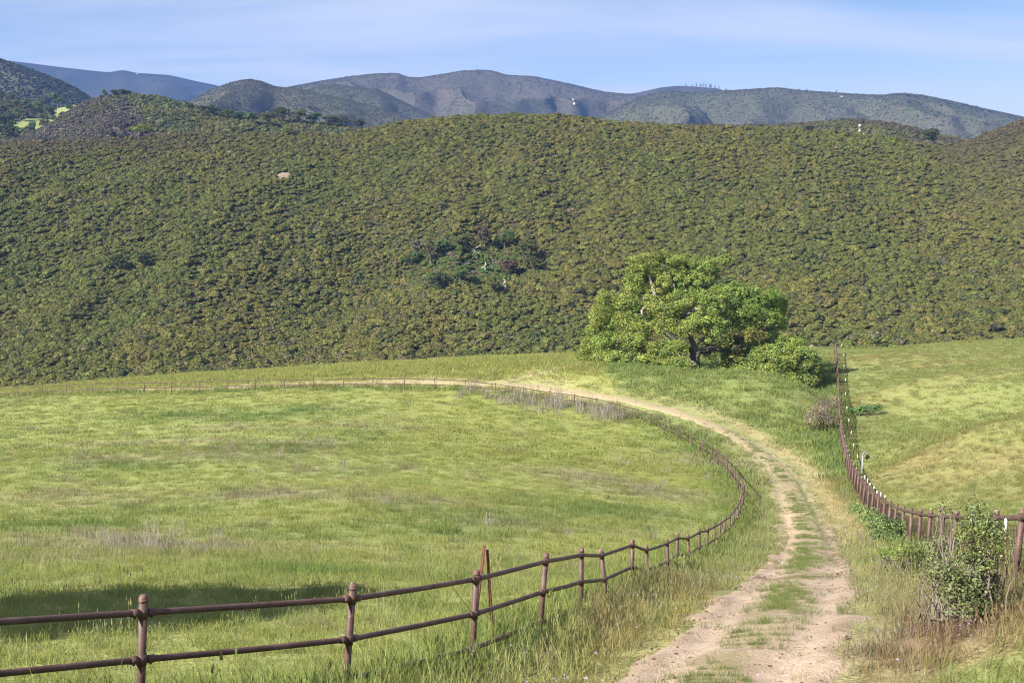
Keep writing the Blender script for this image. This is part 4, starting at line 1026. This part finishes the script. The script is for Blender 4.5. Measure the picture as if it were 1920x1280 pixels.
# ------------------------------------------------------------------ bushes
def bush(name, base_px, lobes, D, col, seed, label, leaf=.028, sub_per=60, leaf_per=26, sub_r=.12, twigs=30, shade=.28, stem_mat=None):
    """lobes in photo pixels (cx, cy, rx, rz, depth offset)"""
    rng = np.random.default_rng(seed); b = pix2ground(*base_px)
    if D is None: D = b[1]
    k = D / F; o = np.array([b[0], b[1], b[2]])
    L = []
    for (cx, cy, rx, rz, dy, *tn) in lobes:
        c = P(cx, cy, D + dy); L.append((c - o, (rx * k, rx * k * .8, rz * k), np.array(tn[0]) if tn else np.ones(3)))
    root = empty(name, tuple(o), label, 'bush')
    V, Fc, c, v = foliage(L, 1, leaf_per, sub_r, leaf, np.array(col), rng, shade) if False else foliage_n(L, sub_per, leaf_per, sub_r, leaf, np.array(col), rng, shade)
    obj('foliage', mesh_np('foliage', V, Fc, M_leaf, {'col': c, 'var': v}, smooth=False), root)
    tw = []
    for i in range(twigs):
        c, rr, _ = L[rng.integers(len(L))]; e = np.array(c) + rng.normal(0, .55, 3) * np.array(rr)
        foot = np.array([e[0] * .8 + rng.normal(0, .08), e[1] * .8 + rng.normal(0, .08), -.05]); foot[2] = T1(o[0] + foot[0], o[1] + foot[1]) - o[2] - .05
        tw.append(wander(foot, e, .014, .004, 6, .05, rng))
    tag(obj('stem', tube_mesh(tw, stem_mat or M_bark, 5, 'stem', False), root), kind='stuff')
    return root
def foliage_n(L, sub_per, leaf_per, sub_r, leaf, col, rng, shade):
    """the same spray builder with counts per square metre of lobe"""
    return foliage([(c, r, t) for c, r, t in L], sub_per, leaf_per, sub_r, leaf, col, rng, shade)
bush('vine_bush', (1838, 1165), [(1840,985,38,26,.2),(1835,1010,42,30,0),(1850,1030,36,30,-.1),(1815,1005,24,22,.2),(1830,965,30,14,.3),(1862,1005,18,30,.1),(1845,1065,32,26,-.1),(1825,1045,26,24,0),(1770,950,10,7,.5),(1826,948,8,12,.4)], None, (.185, .225, .075), 301,
     'tall yellow green vine bush climbing the wire fence near the right edge', leaf=.019, sub_per=230, leaf_per=28, sub_r=.15, twigs=70)
bush('fence_bush', (1820, 1165), [(1830,1110,45,36,-.2),(1795,1105,40,34,-.3),(1845,1140,34,26,-.3),(1800,1140,40,22,-.5),(1765,1080,40,28,-.2),(1858,1100,20,30,0)], None, (.175, .205, .088), 302,
     'grey green bush with dark gaps at the foot of the vine covered fence', leaf=.020, sub_per=260, leaf_per=32, sub_r=.14, twigs=55)
bush('fence_bush', (1745, 1075), [(1730,1038,36,26,0),(1765,1028,34,28,.2),(1700,1036,26,16,-.2,(1.1,1.1,.8)),(1745,1055,40,20,-.2),(1675,1040,18,10,-.3,(1.1,1.2,.8)),(1652,1036,11,7,-.3,(1,1.3,.8)),(1786,1048,24,28,0)], None, (.205, .25, .09), 303,
     'low straggling grey green bush spreading left from the fence corner', leaf=.026, sub_per=150, leaf_per=24, sub_r=.16, twigs=60)
bush('fence_bush', (1672, 1030), [(1632,972,22,18,.5),(1655,986,30,24,0),(1685,992,30,24,0),(1708,1004,24,20,-.2),(1655,1006,28,18,-.3),(1612,955,16,12,1.2)], None, (.18, .255, .085), 304,
     'soft green bush beside the track at the bend of the wire fence', leaf=.034, sub_per=110, leaf_per=30, sub_r=.2, twigs=20)
bush('dry_brush', (1548, 808), [(1540,775,24,20,0),(1555,758,18,16,.5),(1528,785,20,14,-.5),(1552,790,18,12,-.5)], None, (.24, .19, .15), 305,
     'dry purplish brown brush left of the wire fence', leaf=.05, sub_per=30, leaf_per=40, sub_r=.45, twigs=140, stem_mat=M_wire)
bush('green_weed', (1620, 780), [(1612,770,14,6,0),(1630,766,16,6,0),(1598,773,9,6,0),(1645,764,9,4,0)], None, (.13, .22, .07), 306,
     'dark green weed clump just right of the wire fence line', leaf=.07, sub_per=50, leaf_per=40, sub_r=.35, twigs=20)

# dry stalks: a mass that nobody would count
def stalk_mesh(seed):
    r = np.random.default_rng(seed); V = []; Fc = []; var = []
    for k in range(26):
        x, y = r.normal(0, .3, 2); h = r.uniform(.4, 1.0); dx, dy = r.normal(0, .16, 2); w = .012; i0 = len(V); a = r.uniform(0, 3.14); cx, cy = math.cos(a) * w, math.sin(a) * w
        V += [(x - cx, y - cy, -.05), (x + cx, y + cy, -.05), (x + dx + cx * .6, y + dy + cy * .6, h), (x + dx - cx * .6, y + dy - cy * .6, h)]; Fc.append((i0, i0 + 1, i0 + 2, i0 + 3)); var += [r.uniform()] * 4
        for j in range(3):
            t = r.uniform(.45, 1); bx, by, bz = x + dx * t, y + dy * t, h * t; ex, ey, ez = bx + r.normal(0, .1), by + r.normal(0, .1), bz + r.uniform(.03, .16); i0 = len(V)
            V += [(bx - .006, by, bz), (bx + .006, by, bz), (ex, ey, ez)]; Fc.append((i0, i0 + 1, i0 + 2)); var += [.6] * 3
    return mesh_np('stalk_clump', V, Fc, M_blade, {'var': var}, smooth=False)
STALK = proto_collection('stalk_clump', [stalk_mesh(i) for i in range(5)])
pts = []; sc_ = []
for i, p in enumerate(FENCE):
    k = i - NPRE
    if 35 <= k <= 41:
        a, b = FENCE[i], FENCE[min(i + 1, len(FENCE) - 1)]
        m = 17 if k < 40 else 10
        t = RNG.uniform(0, 1, m); lat = RNG.normal(-1.1, 1.2, m)
        dd = (b - a)[:2]; dd = dd / np.linalg.norm(dd); n_ = np.array([-dd[1], dd[0]])
        for tt, l in zip(t, lat):
            q = a[:2] + (b - a)[:2] * tt + n_ * (-l if n_[1] < 0 else l); pts.append(q); sc_.append(RNG.uniform(.35, 1.25))
for (px, py, r, m) in [(160,1025,1.2,60),(300,1035,1.3,50),(60,1050,1.0,36),(420,1030,1.2,26),(230,1005,1.2,40),(440,803,1.2,18),(650,797,1.4,20),(640,880,1.0,12),(500,885,.5,8),(430,852,2.5,30),(1220,925,1.5,30),(1050,1000,1.4,20),(790,950,1.2,18),(560,830,1.5,20),(200,860,1.2,16),(340,840,2,20),(1372,880,1.2,24),(1280,880,2.,26)]:
    q = pix2ground(px, py)
    for _ in range(m // 6): pts.append(q[:2] + RNG.normal(0, r, 2) * np.array([1.3, .8])); sc_.append(RNG.uniform(.28, .62))
pts = np.array(pts); z = terrain(pts[:, 0], pts[:, 1])
scatter('dry_stalks', np.concatenate([pts, z[:, None]], 1), STALK, 5, np.array(sc_), np.array([[.36, .31, .265]]) * RNG.uniform(.7, 1.3, (len(pts), 1)), 'grey purple dry weed stalks along the far rails and in the paddock', 'weeds', .1)

# short grass standing on the crown of the track and in odd tufts
ii = RNG.integers(0, len(TRK) - 1, 12500); ii = ii[TRK[ii, 1] < 95]; o_ = np.where(RNG.uniform(0, 1, len(ii)) < .6, RNG.normal(.05, .19, len(ii)), RNG.uniform(-1.3, 1.3, len(ii)))
qx = TRK[ii, 0] + nrm[ii, 0] * o_; qy = TRK[ii, 1] + nrm[ii, 1] * o_; n_ = fbm(qx / .8, qy / 1.1, 151, 3); k = (n_ + RNG.uniform(-.12, .12, len(qx)) > np.where(np.abs(o_) < .5, .50, .60)) & (np.abs(qy - LY) > .6); qx, qy = qx[k], qy[k]
c = mixc(np.tile(G_mid, (len(qx), 1)), G_lush, RNG.uniform(0, .7, len(qx))) * RNG.normal(1, .1, (len(qx), 1)); sz = RNG.uniform(.16, .36, len(qx)); c = c * .92
scatter('track_grass', np.stack([qx, qy, terrain(qx, qy) + .05], 1), NEARG, 6, np.stack([sz * 1.1, sz * 1.1, sz], 1), c, 'low green grass along the crown of the sandy track', 'grass')
# taller weeds and seed stalks along the near rails, stones on the track
x, y = field_points(9, 62, 5.0); dF, _, _ = dist_line(x, y, fpl); n_ = fbm(x / 1.4, y / 1.4, 123, 3); k = (dF < .75) & (n_ > .42); x, y = x[k], y[k]
c = mixc(np.tile(G_lush, (len(x), 1)), G_field, RNG.uniform(0, 1, len(x))) * RNG.normal(1, .12, (len(x), 1)); sz = RNG.uniform(.85, 1.4, len(x))
scatter('verge_weeds', np.stack([x, y, terrain(x, y)], 1), NEARG, 6, np.stack([sz * .8, sz * .8, sz], 1), c, 'tall green weeds crowding the feet of the near rails', 'weeds')
def seed_stalk(seed):
    r = np.random.default_rng(seed); V = []; Fc = []; var = []
    for k in range(7):
        x, y = r.normal(0, .2, 2); h = r.uniform(.38, .72); dx, dy = r.normal(0, .07, 2); w = .0035; i0 = len(V)
        V += [(x - w, y, 0), (x + w, y, 0), (x + dx + w, y + dy, h), (x + dx - w, y + dy, h)]; Fc.append((i0, i0 + 1, i0 + 2, i0 + 3)); var += [.5] * 4
        for q in ((.013, 0), (0, .013)):
            i0 = len(V); V += [(x + dx - q[0], y + dy - q[1], h + .02), (x + dx, y + dy, h - .03), (x + dx + q[0], y + dy + q[1], h + .02), (x + dx * 1.1, y + dy * 1.1, h + .11)]; Fc.append((i0, i0 + 1, i0 + 2, i0 + 3)); var += [.9] * 4
    return mesh_np('seed_stalk', V, Fc, M_blade, {'var': var}, smooth=False)
SEEDS = proto_collection('seed_stalk', [seed_stalk(i) for i in range(5)])
x, y = field_points(8, 34, .8); dT, _, _ = dist_line(x, y, TRK, 3); k = (dT > 1.7) & (fbm(x / 2.2, y / 2.2, 131, 3) > .47); x, y = x[k], y[k]
scatter('seed_stalks', np.stack([x, y, terrain(x, y)], 1), SEEDS, 5, RNG.uniform(.55, .95, len(x)), np.array([[.34, .33, .165]]) * RNG.uniform(.75, 1.2, (len(x), 1)), 'pale grass seed heads standing above the near grass', 'grass')
def clod(seed):
    r = np.random.default_rng(seed); bm = bmesh.new(); bmesh.ops.create_icosphere(bm, subdivisions=1, radius=1)
    for v in bm.verts: v.co = Vector((v.co.x * r.uniform(.7, 1.2), v.co.y * r.uniform(.6, 1.1), v.co.z * r.uniform(.4, .7)))
    V = [tuple(v.co) for v in bm.verts]; Fc = [tuple(v.index for v in f.verts) for f in bm.faces]; bm.free()
    return mesh_np('clod', V, Fc, M_blade, {'var': r.uniform(.2, .8, len(V))}, smooth=False)
CLOD = proto_collection('clod', [clod(i) for i in range(5)])
ii = RNG.integers(20, len(TRK) - 1, 26000); ii = ii[TRK[ii, 1] < 66]; o_ = RNG.uniform(-1.25, 1.25, len(ii)); qx = TRK[ii, 0] + nrm[ii, 0] * o_; qy = TRK[ii, 1] + nrm[ii, 1] * o_
k = fbm(qx / .8, qy / .8, 141, 3) + RNG.uniform(-.15, .15, len(qx)) > .46; qx, qy, o_ = qx[k], qy[k], o_[k]
cc = mixc(np.tile(np.array([.42, .33, .24]), (len(qx), 1)), np.array([.17, .115, .085]), (RNG.uniform(0, 1, len(qx)) < .45).astype(float))
scatter('track_clods', np.stack([qx, qy, terrain(qx, qy) + .05 - .045 * np.exp(-((np.abs(o_) - .72) / .22) ** 2)], 1), CLOD, 5, RNG.lognormal(-4.15, .5, len(qx)).clip(.006, .05), cc, 'loose stones and dry clods on the sandy track', 'gravel', .4)

# ------------------------------------------------------------------ far trees, one by one
def far_tree_proto(seed, col, H, R, flat=1.0, pine=False):
    """crown and trunk meshes of a tree about 1 unit high"""
    r = np.random.default_rng(seed); lobes = []
    if pine:
        for k in range(7):
            z = .25 + .72 * k / 6; w = .26 * (1.05 - z) + .03; lobes.append(((r.normal(0, .02), r.normal(0, .02), z), (w, w, .07), np.ones(3)))
    else:
        for k in range(11):
            a = r.uniform(0, 6.283); d = R * .6 * math.sqrt(r.uniform()); lobes.append(((d * math.cos(a), d * math.sin(a), r.uniform(.38, .80) * flat), (R * .5, R * .5, .22 * flat), np.ones(3)))
    V, Fc, c, v = foliage(lobes, 95 if not pine else 260, 26, .09 if not pine else .05, .032 if not pine else .03, np.array(col), r, .22)
    crown = mesh_np('crown', V, Fc, M_leaf, {'col': c, 'var': v}, smooth=False)
    ch = [[((0, 0, -.06), .05), ((0, 0, .3), .035), ((.01, 0, .6), .02)]]
    if not pine:
        for k in range(4): ch.append(wander((0, 0, .22), lobes[k][0], .022, .008, 3, .01, r))
    return crown, tube_mesh(ch, M_bark, 7, 'trunk')
PROTO = {'green': far_tree_proto(501, (.10, .15, .045), 1, .55), 'dark': far_tree_proto(502, (.068, .088, .032), 1, .6), 'olive': far_tree_proto(503, (.12, .125, .045), 1, .6),
         'brown': far_tree_proto(504, (.14, .10, .075), 1, .55), 'lime': far_tree_proto(505, (.20, .24, .05), 1, .62), 'pale': far_tree_proto(507, (.17, .175, .10), 1, .6), 'pine': far_tree_proto(506, (.04, .055, .032), 1, .3, pine=True)}
def far_tree(name, L, px, py, hpx, wpx, kind, label, group=None, cat='tree', lift=0.0):
    b = hill_pt(L, px, py) if L is not None else None
    D = b[1]; h = hpx * D / F * 1.08; w = wpx * D / F
    root = empty(name, (b[0], b[1], b[2] - .15), label, cat, group)
    cr, tk = PROTO[kind]; s = w / 1.25 if kind != 'pine' else w / .5
    rz = random.uniform(0, 6.28)
    for nm, me in (('crown', cr), ('trunk', tk)):
        o = obj(nm, me, root); o.scale = (s, s, h); o.rotation_euler = (0, 0, rz)
    return root
Z3 = lambda zx, zy: (zx / 4.571, 100 + zy / 4.571)
GR = [(20,372,70,90,'dark'),(75,405,80,70,'olive'),(130,420,100,85,'olive'),(240,410,75,62,'dark'),(350,440,80,72,'green'),(490,452,150,125,'green'),(120,490,170,90,'olive'),(250,505,130,95,'green'),(330,530,120,110,'green'),(425,560,130,110,'dark'),(180,590,140,110,'green'),(30,540,120,100,'olive'),(60,660,170,140,'dark'),(110,735,180,130,'dark'),(265,700,110,100,'green'),(390,680,140,120,'olive'),(520,700,150,120,'dark'),(470,600,90,70,'green'),(540,560,70,60,'dark'),(620,500,130,55,'green'),(690,470,90,40,'olive'),(20,720,120,110,'green'),(330,720,110,60,'dark'),(230,560,90,60,'brown')]
WORD = {'dark': 'dark green', 'green': 'mid green', 'olive': 'olive brown', 'brown': 'brown'}
CNT = {}
for (zx, zy, w, h, kd) in sorted(GR, key=lambda t: t[0]):
    CNT[kd] = CNT.get(kd, -1) + 1
    px, py = Z3(zx, zy)
    L = GROVE if px < 160 else ROUND
    far_tree('oak_tree', L, px, py, h / 4.571, w / 4.571, kd, ORD[CNT[kd]] + ' ' + WORD[kd] + ' oak from the left in the grove beside the meadow patches', 'oaks in the grove at the left edge')
CNT = {}
for (zx, zy, w, h, kd) in [(870,392,50,36,'dark'),(912,385,70,75,'green'),(985,372,100,62,'dark'),(1045,362,90,56,'dark'),(1105,356,80,45,'dark')]:
    CNT[0] = CNT.get(0, -1) + 1; px, py = Z3(zx, zy); far_tree('oak_tree', ROUND, px, py + 1, h / 4.571, w / 4.571, kd, ORD[CNT[0]] + ' tree from the left in the row topping the rounded hill', 'trees on top of the rounded left hill')
for i_, (zx, zy, w, h, kd) in enumerate(sorted([(800,432,70,40,'dark'),(850,446,60,36,'olive'),(900,452,60,32,'green'),(950,462,70,40,'green'),(1005,466,90,48,'olive'),(1065,460,95,56,'dark'),(1120,462,80,52,'olive'),(1180,466,80,44,'green'),(1240,472,80,40,'dark'),(1290,476,70,40,'olive'),(1345,478,60,36,'dark'),(760,420,50,26,'dark'),(720,408,40,18,'dark')])):
    far_tree('oak_tree', ROUND, zx / 2, zy / 2 + 1, h / 2, w / 2, kd, ORD[i_] + ' tree from the left in the belt behind the crest', 'trees in the belt behind the crest')
for i_, px in enumerate((1285,1297.5,1305,1312.5,1317.5,1324,1330,1334,1340,1349)): 
    far_tree('pine_tree', FARR, px, 166 if px > 1330 else 163.5, random.uniform(4.5, 7.5), random.uniform(3.5, 5), 'pine', ORD[i_] + ' tiny pine from the left in the row on the far blue ridge', 'pines on the far ridge')
for px, py, h in ((1500,170.5,4),(1513,172,5),(1567,174,5),(1362,170,4)):
    far_tree('pine_tree', RGT, px, py, h, 4, 'pine', 'lone dark pine on the skyline of the long right mountain', 'pines on the right mountain skyline')
for k in range(26):
    px = 1700 + k * 6.4 + random.uniform(-3, 3); ln = np.interp(px, [1690,1730,1780,1830,1890], [175,179,189,201,214]); py = ln + random.choice([3, 4, 5, 9, 14])
    far_tree('oak_tree', RGT, px, py, random.uniform(3, 5.5), random.uniform(5, 8), 'dark', 'small dark tree scattered over the wooded right shoulder of the mountain', 'trees on the right mountain shoulder')
for (px, py, w, h, kd, nm, lb) in [(1751,272,44,30,'dark','oak_tree','lone dark round oak in the saddle near the right end of the crest'),(1520,247,22,12,'dark','oak_tree','small dark tree on the crest left of the white rocks'),
        (262,258,46,24,'lime','scrub_tree','bright yellow green bush on the crest below the rounded hill'),(540,252,30,17,'lime','scrub_tree','small lime green bush on the crest left of the middle'),
        (808,500,62,46,'olive','oak_tree','olive green tree at the left of the green hollow'),(838,478,50,30,'green','scrub_tree','mid green bush along the upper left rim of the hollow'),(868,468,44,30,'olive','scrub_tree','olive bush on the upper rim of the hollow left of the dead tree'),(945,470,44,34,'green','scrub_tree','mid green bush on the upper rim right of the dead tree'),(768,505,50,30,'green','scrub_tree','mid green bush farthest left beside the hollow'),(860,530,44,28,'green','scrub_tree','bright mid green bush on the floor of the hollow'),(925,548,40,24,'olive','scrub_tree','olive bush at the foot of the hollow under the white snag'),(790,480,48,34,'pale','oak_tree','pale grey green tree beside the dark one in the hollow'),(985,500,58,50,'olive','oak_tree','large olive tree at the right of the green hollow'),(905,470,40,44,'brown','oak_tree','dead brown tree at the top of the green hollow'),
        (955,520,46,34,'brown','oak_tree','brown bare shrub low in the green hollow'),(1005,518,56,34,'olive','oak_tree','olive tree low on the right side of the hollow'),(830,545,50,36,'dark','oak_tree','dark tree low on the left of the hollow'),(225,512,44,34,'dark','oak_tree','dark blue green tree deep in the scrub at left'),(270,500,40,30,'dark','oak_tree','second dark green tree right of the blue green one at left'),
        (273,638,24,14,'pale','scrub_tree','pale silvery bush low on the left hillside'),(828,395,26,18,'pale','scrub_tree','pale yellow bush high above the green hollow')]:
    far_tree(nm, HILL, px, py, h, w, kd, lb)

# dead white snags in the hollow
def snag(px, py, hpx, label, seed):
    r = np.random.default_rng(seed); b = hill_pt(HILL, px, py); h = hpx * b[1] / F
    root = empty('dead_snag', tuple(b), label, 'dead tree'); ch = []
    ch.append(wander((0, 0, -.3), (r.normal(0, .5), r.normal(0, .3), h), .20, .07, 5, .12, r)); obj('trunk', tube_mesh(ch, M_snag, 7, 'trunk'), root)
    for k in range(5):
        z = h * r.uniform(.35, .9); obj('branch', tube_mesh([wander((0, 0, z), (r.normal(0, 1.1), -r.uniform(0, .8), z + r.uniform(-.6, 1.1)), .10, .04, 4, .1, r)], M_snag, 6, 'branch'), root)
    return root
snag(943, 545, 22, 'bleached white dead snag low in the green hollow', 1); snag(911, 512, 20, 'slender pale dead branch in the middle of the hollow', 2); snag(889, 475, 14, 'thin pale dead stick at the top of the hollow', 4)

# pale rocks
def rock(L, px, py, wpx, hpx, label, seed, group=None, cat='rock'):
    r = np.random.default_rng(seed); b = hill_pt(L, px, py); w, h = wpx * b[1] / F / 2, hpx * b[1] / F / 2
    bm = bmesh.new(); bmesh.ops.create_icosphere(bm, subdivisions=3, radius=1)
    d = [Vector(r.normal(0, 1, 3)).normalized() for _ in range(14)]
    for v in bm.verts:
        n = v.co.normalized(); k = min(1.0, min(.62 / max(.25, n.dot(q)) for q in d if n.dot(q) > .25) if any(n.dot(q) > .25 for q in d) else 1); k = max(.6, k) * r.uniform(.97, 1.03); v.co = Vector((n.x * k * w * 1.25, n.y * k * w, n.z * k * h * 1.25))
    me = bpy.data.meshes.new('rock'); bm.to_mesh(me); bm.free(); me.materials.append(M_rock)
    o = obj('rock', me, None, (b[0], b[1] - w * .3, b[2] + h * .55)); return tag(o, label, cat, group)
for i, (px, py, w, h, lb) in enumerate([(1613,240,7,9,'uppermost pale rock in the white outcrop behind the crest'),(1610,249,5,9,'narrow middle rock in the white outcrop behind the crest'),(1615,256,6,7,'lowest pale rock in the white outcrop behind the crest')]): rock(KNOLL, px, py, w, h, lb, 40 + i)
for i, (px, py, w, h) in enumerate([(1054,188,5,8),(1062,190,5,6),(1070,193,7,7),(1078,197,5,5),(1073,188,4,4)]): rock(RANGE, px, py, w, h, 'white cliff rock on the flank of the middle mountain range', 50 + i, 'white rocks on the middle range')
for i, (px, py, w, h) in enumerate([(256,139.5,4,2.2)]): rock(FARL, px, py, w, h, 'tiny pale rock high on the blue far left ridge', 60 + i)
for i, (px, py, w, h) in enumerate([(1186,206,4,3),(1218,205,6,4),(1578,182,5,3),(1650,190,3,2)]): rock(RGT, px, py, w, h, 'pale bare rock on the long right mountain', 65 + i, 'rocks on the right mountain')
rock(ROUND, 173, 230, 5, 5, 'lone yellowish boulder on the flank of the rounded left hill', 71)
sc_b = 0
# the pale wooden stump at the edge of the field right of the oak
q = P(1521, 655, 158); g = T1(q[0], q[1]); bm = bmesh.new(); ring_tube(bm, (0, 0, -.3), (0.04, 0, .38), .26, 9); ring_tube(bm, (.04, 0, .38), (.05, 0, .5), .2, 9)
o = bm_obj('stump', bm, M_barkpale, None, False); o.location = (q[0], q[1], g); tag(o, 'pale stump at the back edge of the field right of the oak', 'stump')
# white scrap caught in the grass by the wire fence
q = pix2ground(1639, 966); bm = bmesh.new(); ring_tube(bm, (-.12, 0, 0), (.12, -.05, -.08), .035, 6); o = bm_obj('white_tube', bm, M_white, None); o.location = (q[0], q[1], q[2] + .42); tag(o, 'white plastic tube lying on the green bush by the wire fence', 'tube')

# ------------------------------------------------------------------ the air
zs = [(o.matrix_world.translation.z, o) for o in SC.objects if o.type == 'MESH' and o.get('kind') == 'structure']
zmin = min(float(min(v.co.z for v in o.data.vertices)) for _, o in zs); zmax = max(float(max(v.co.z for v in o.data.vertices)) for _, o in zs)
xs = [v.co.x for _, o in zs for v in o.data.vertices]; ys = [v.co.y for _, o in zs for v in o.data.vertices]
x0, x1, y0, y1 = min(xs) - 40, max(xs) + 40, min(ys) - 40, max(ys) + 40
zb, zt = zmin - 1.5, zmax + 14
V = [(a, b, c) for c in (zb, zt) for b in (y0, y1) for a in (x0, x1)]
me = bpy.data.meshes.new('haze'); me.from_pydata(V, [], [(0, 2, 3, 1), (4, 5, 7, 6), (0, 1, 5, 4), (2, 6, 7, 3), (0, 4, 6, 2), (1, 3, 7, 5)]); me.update()
mh, nt, out = new_mat('haze_air'); pv = nt.nodes.new('ShaderNodeVolumePrincipled')
pv.inputs['Color'].default_value = (.20, .40, 1.0, 1); pv.inputs['Density'].default_value = 1.1e-4; pv.inputs['Anisotropy'].default_value = 0.0
nt.links.new(pv.outputs[0], out.inputs['Volume']); me.materials.append(mh)
tag(obj('haze', me), kind='stuff')['label'] = 'thin blue haze in the air over the hills'
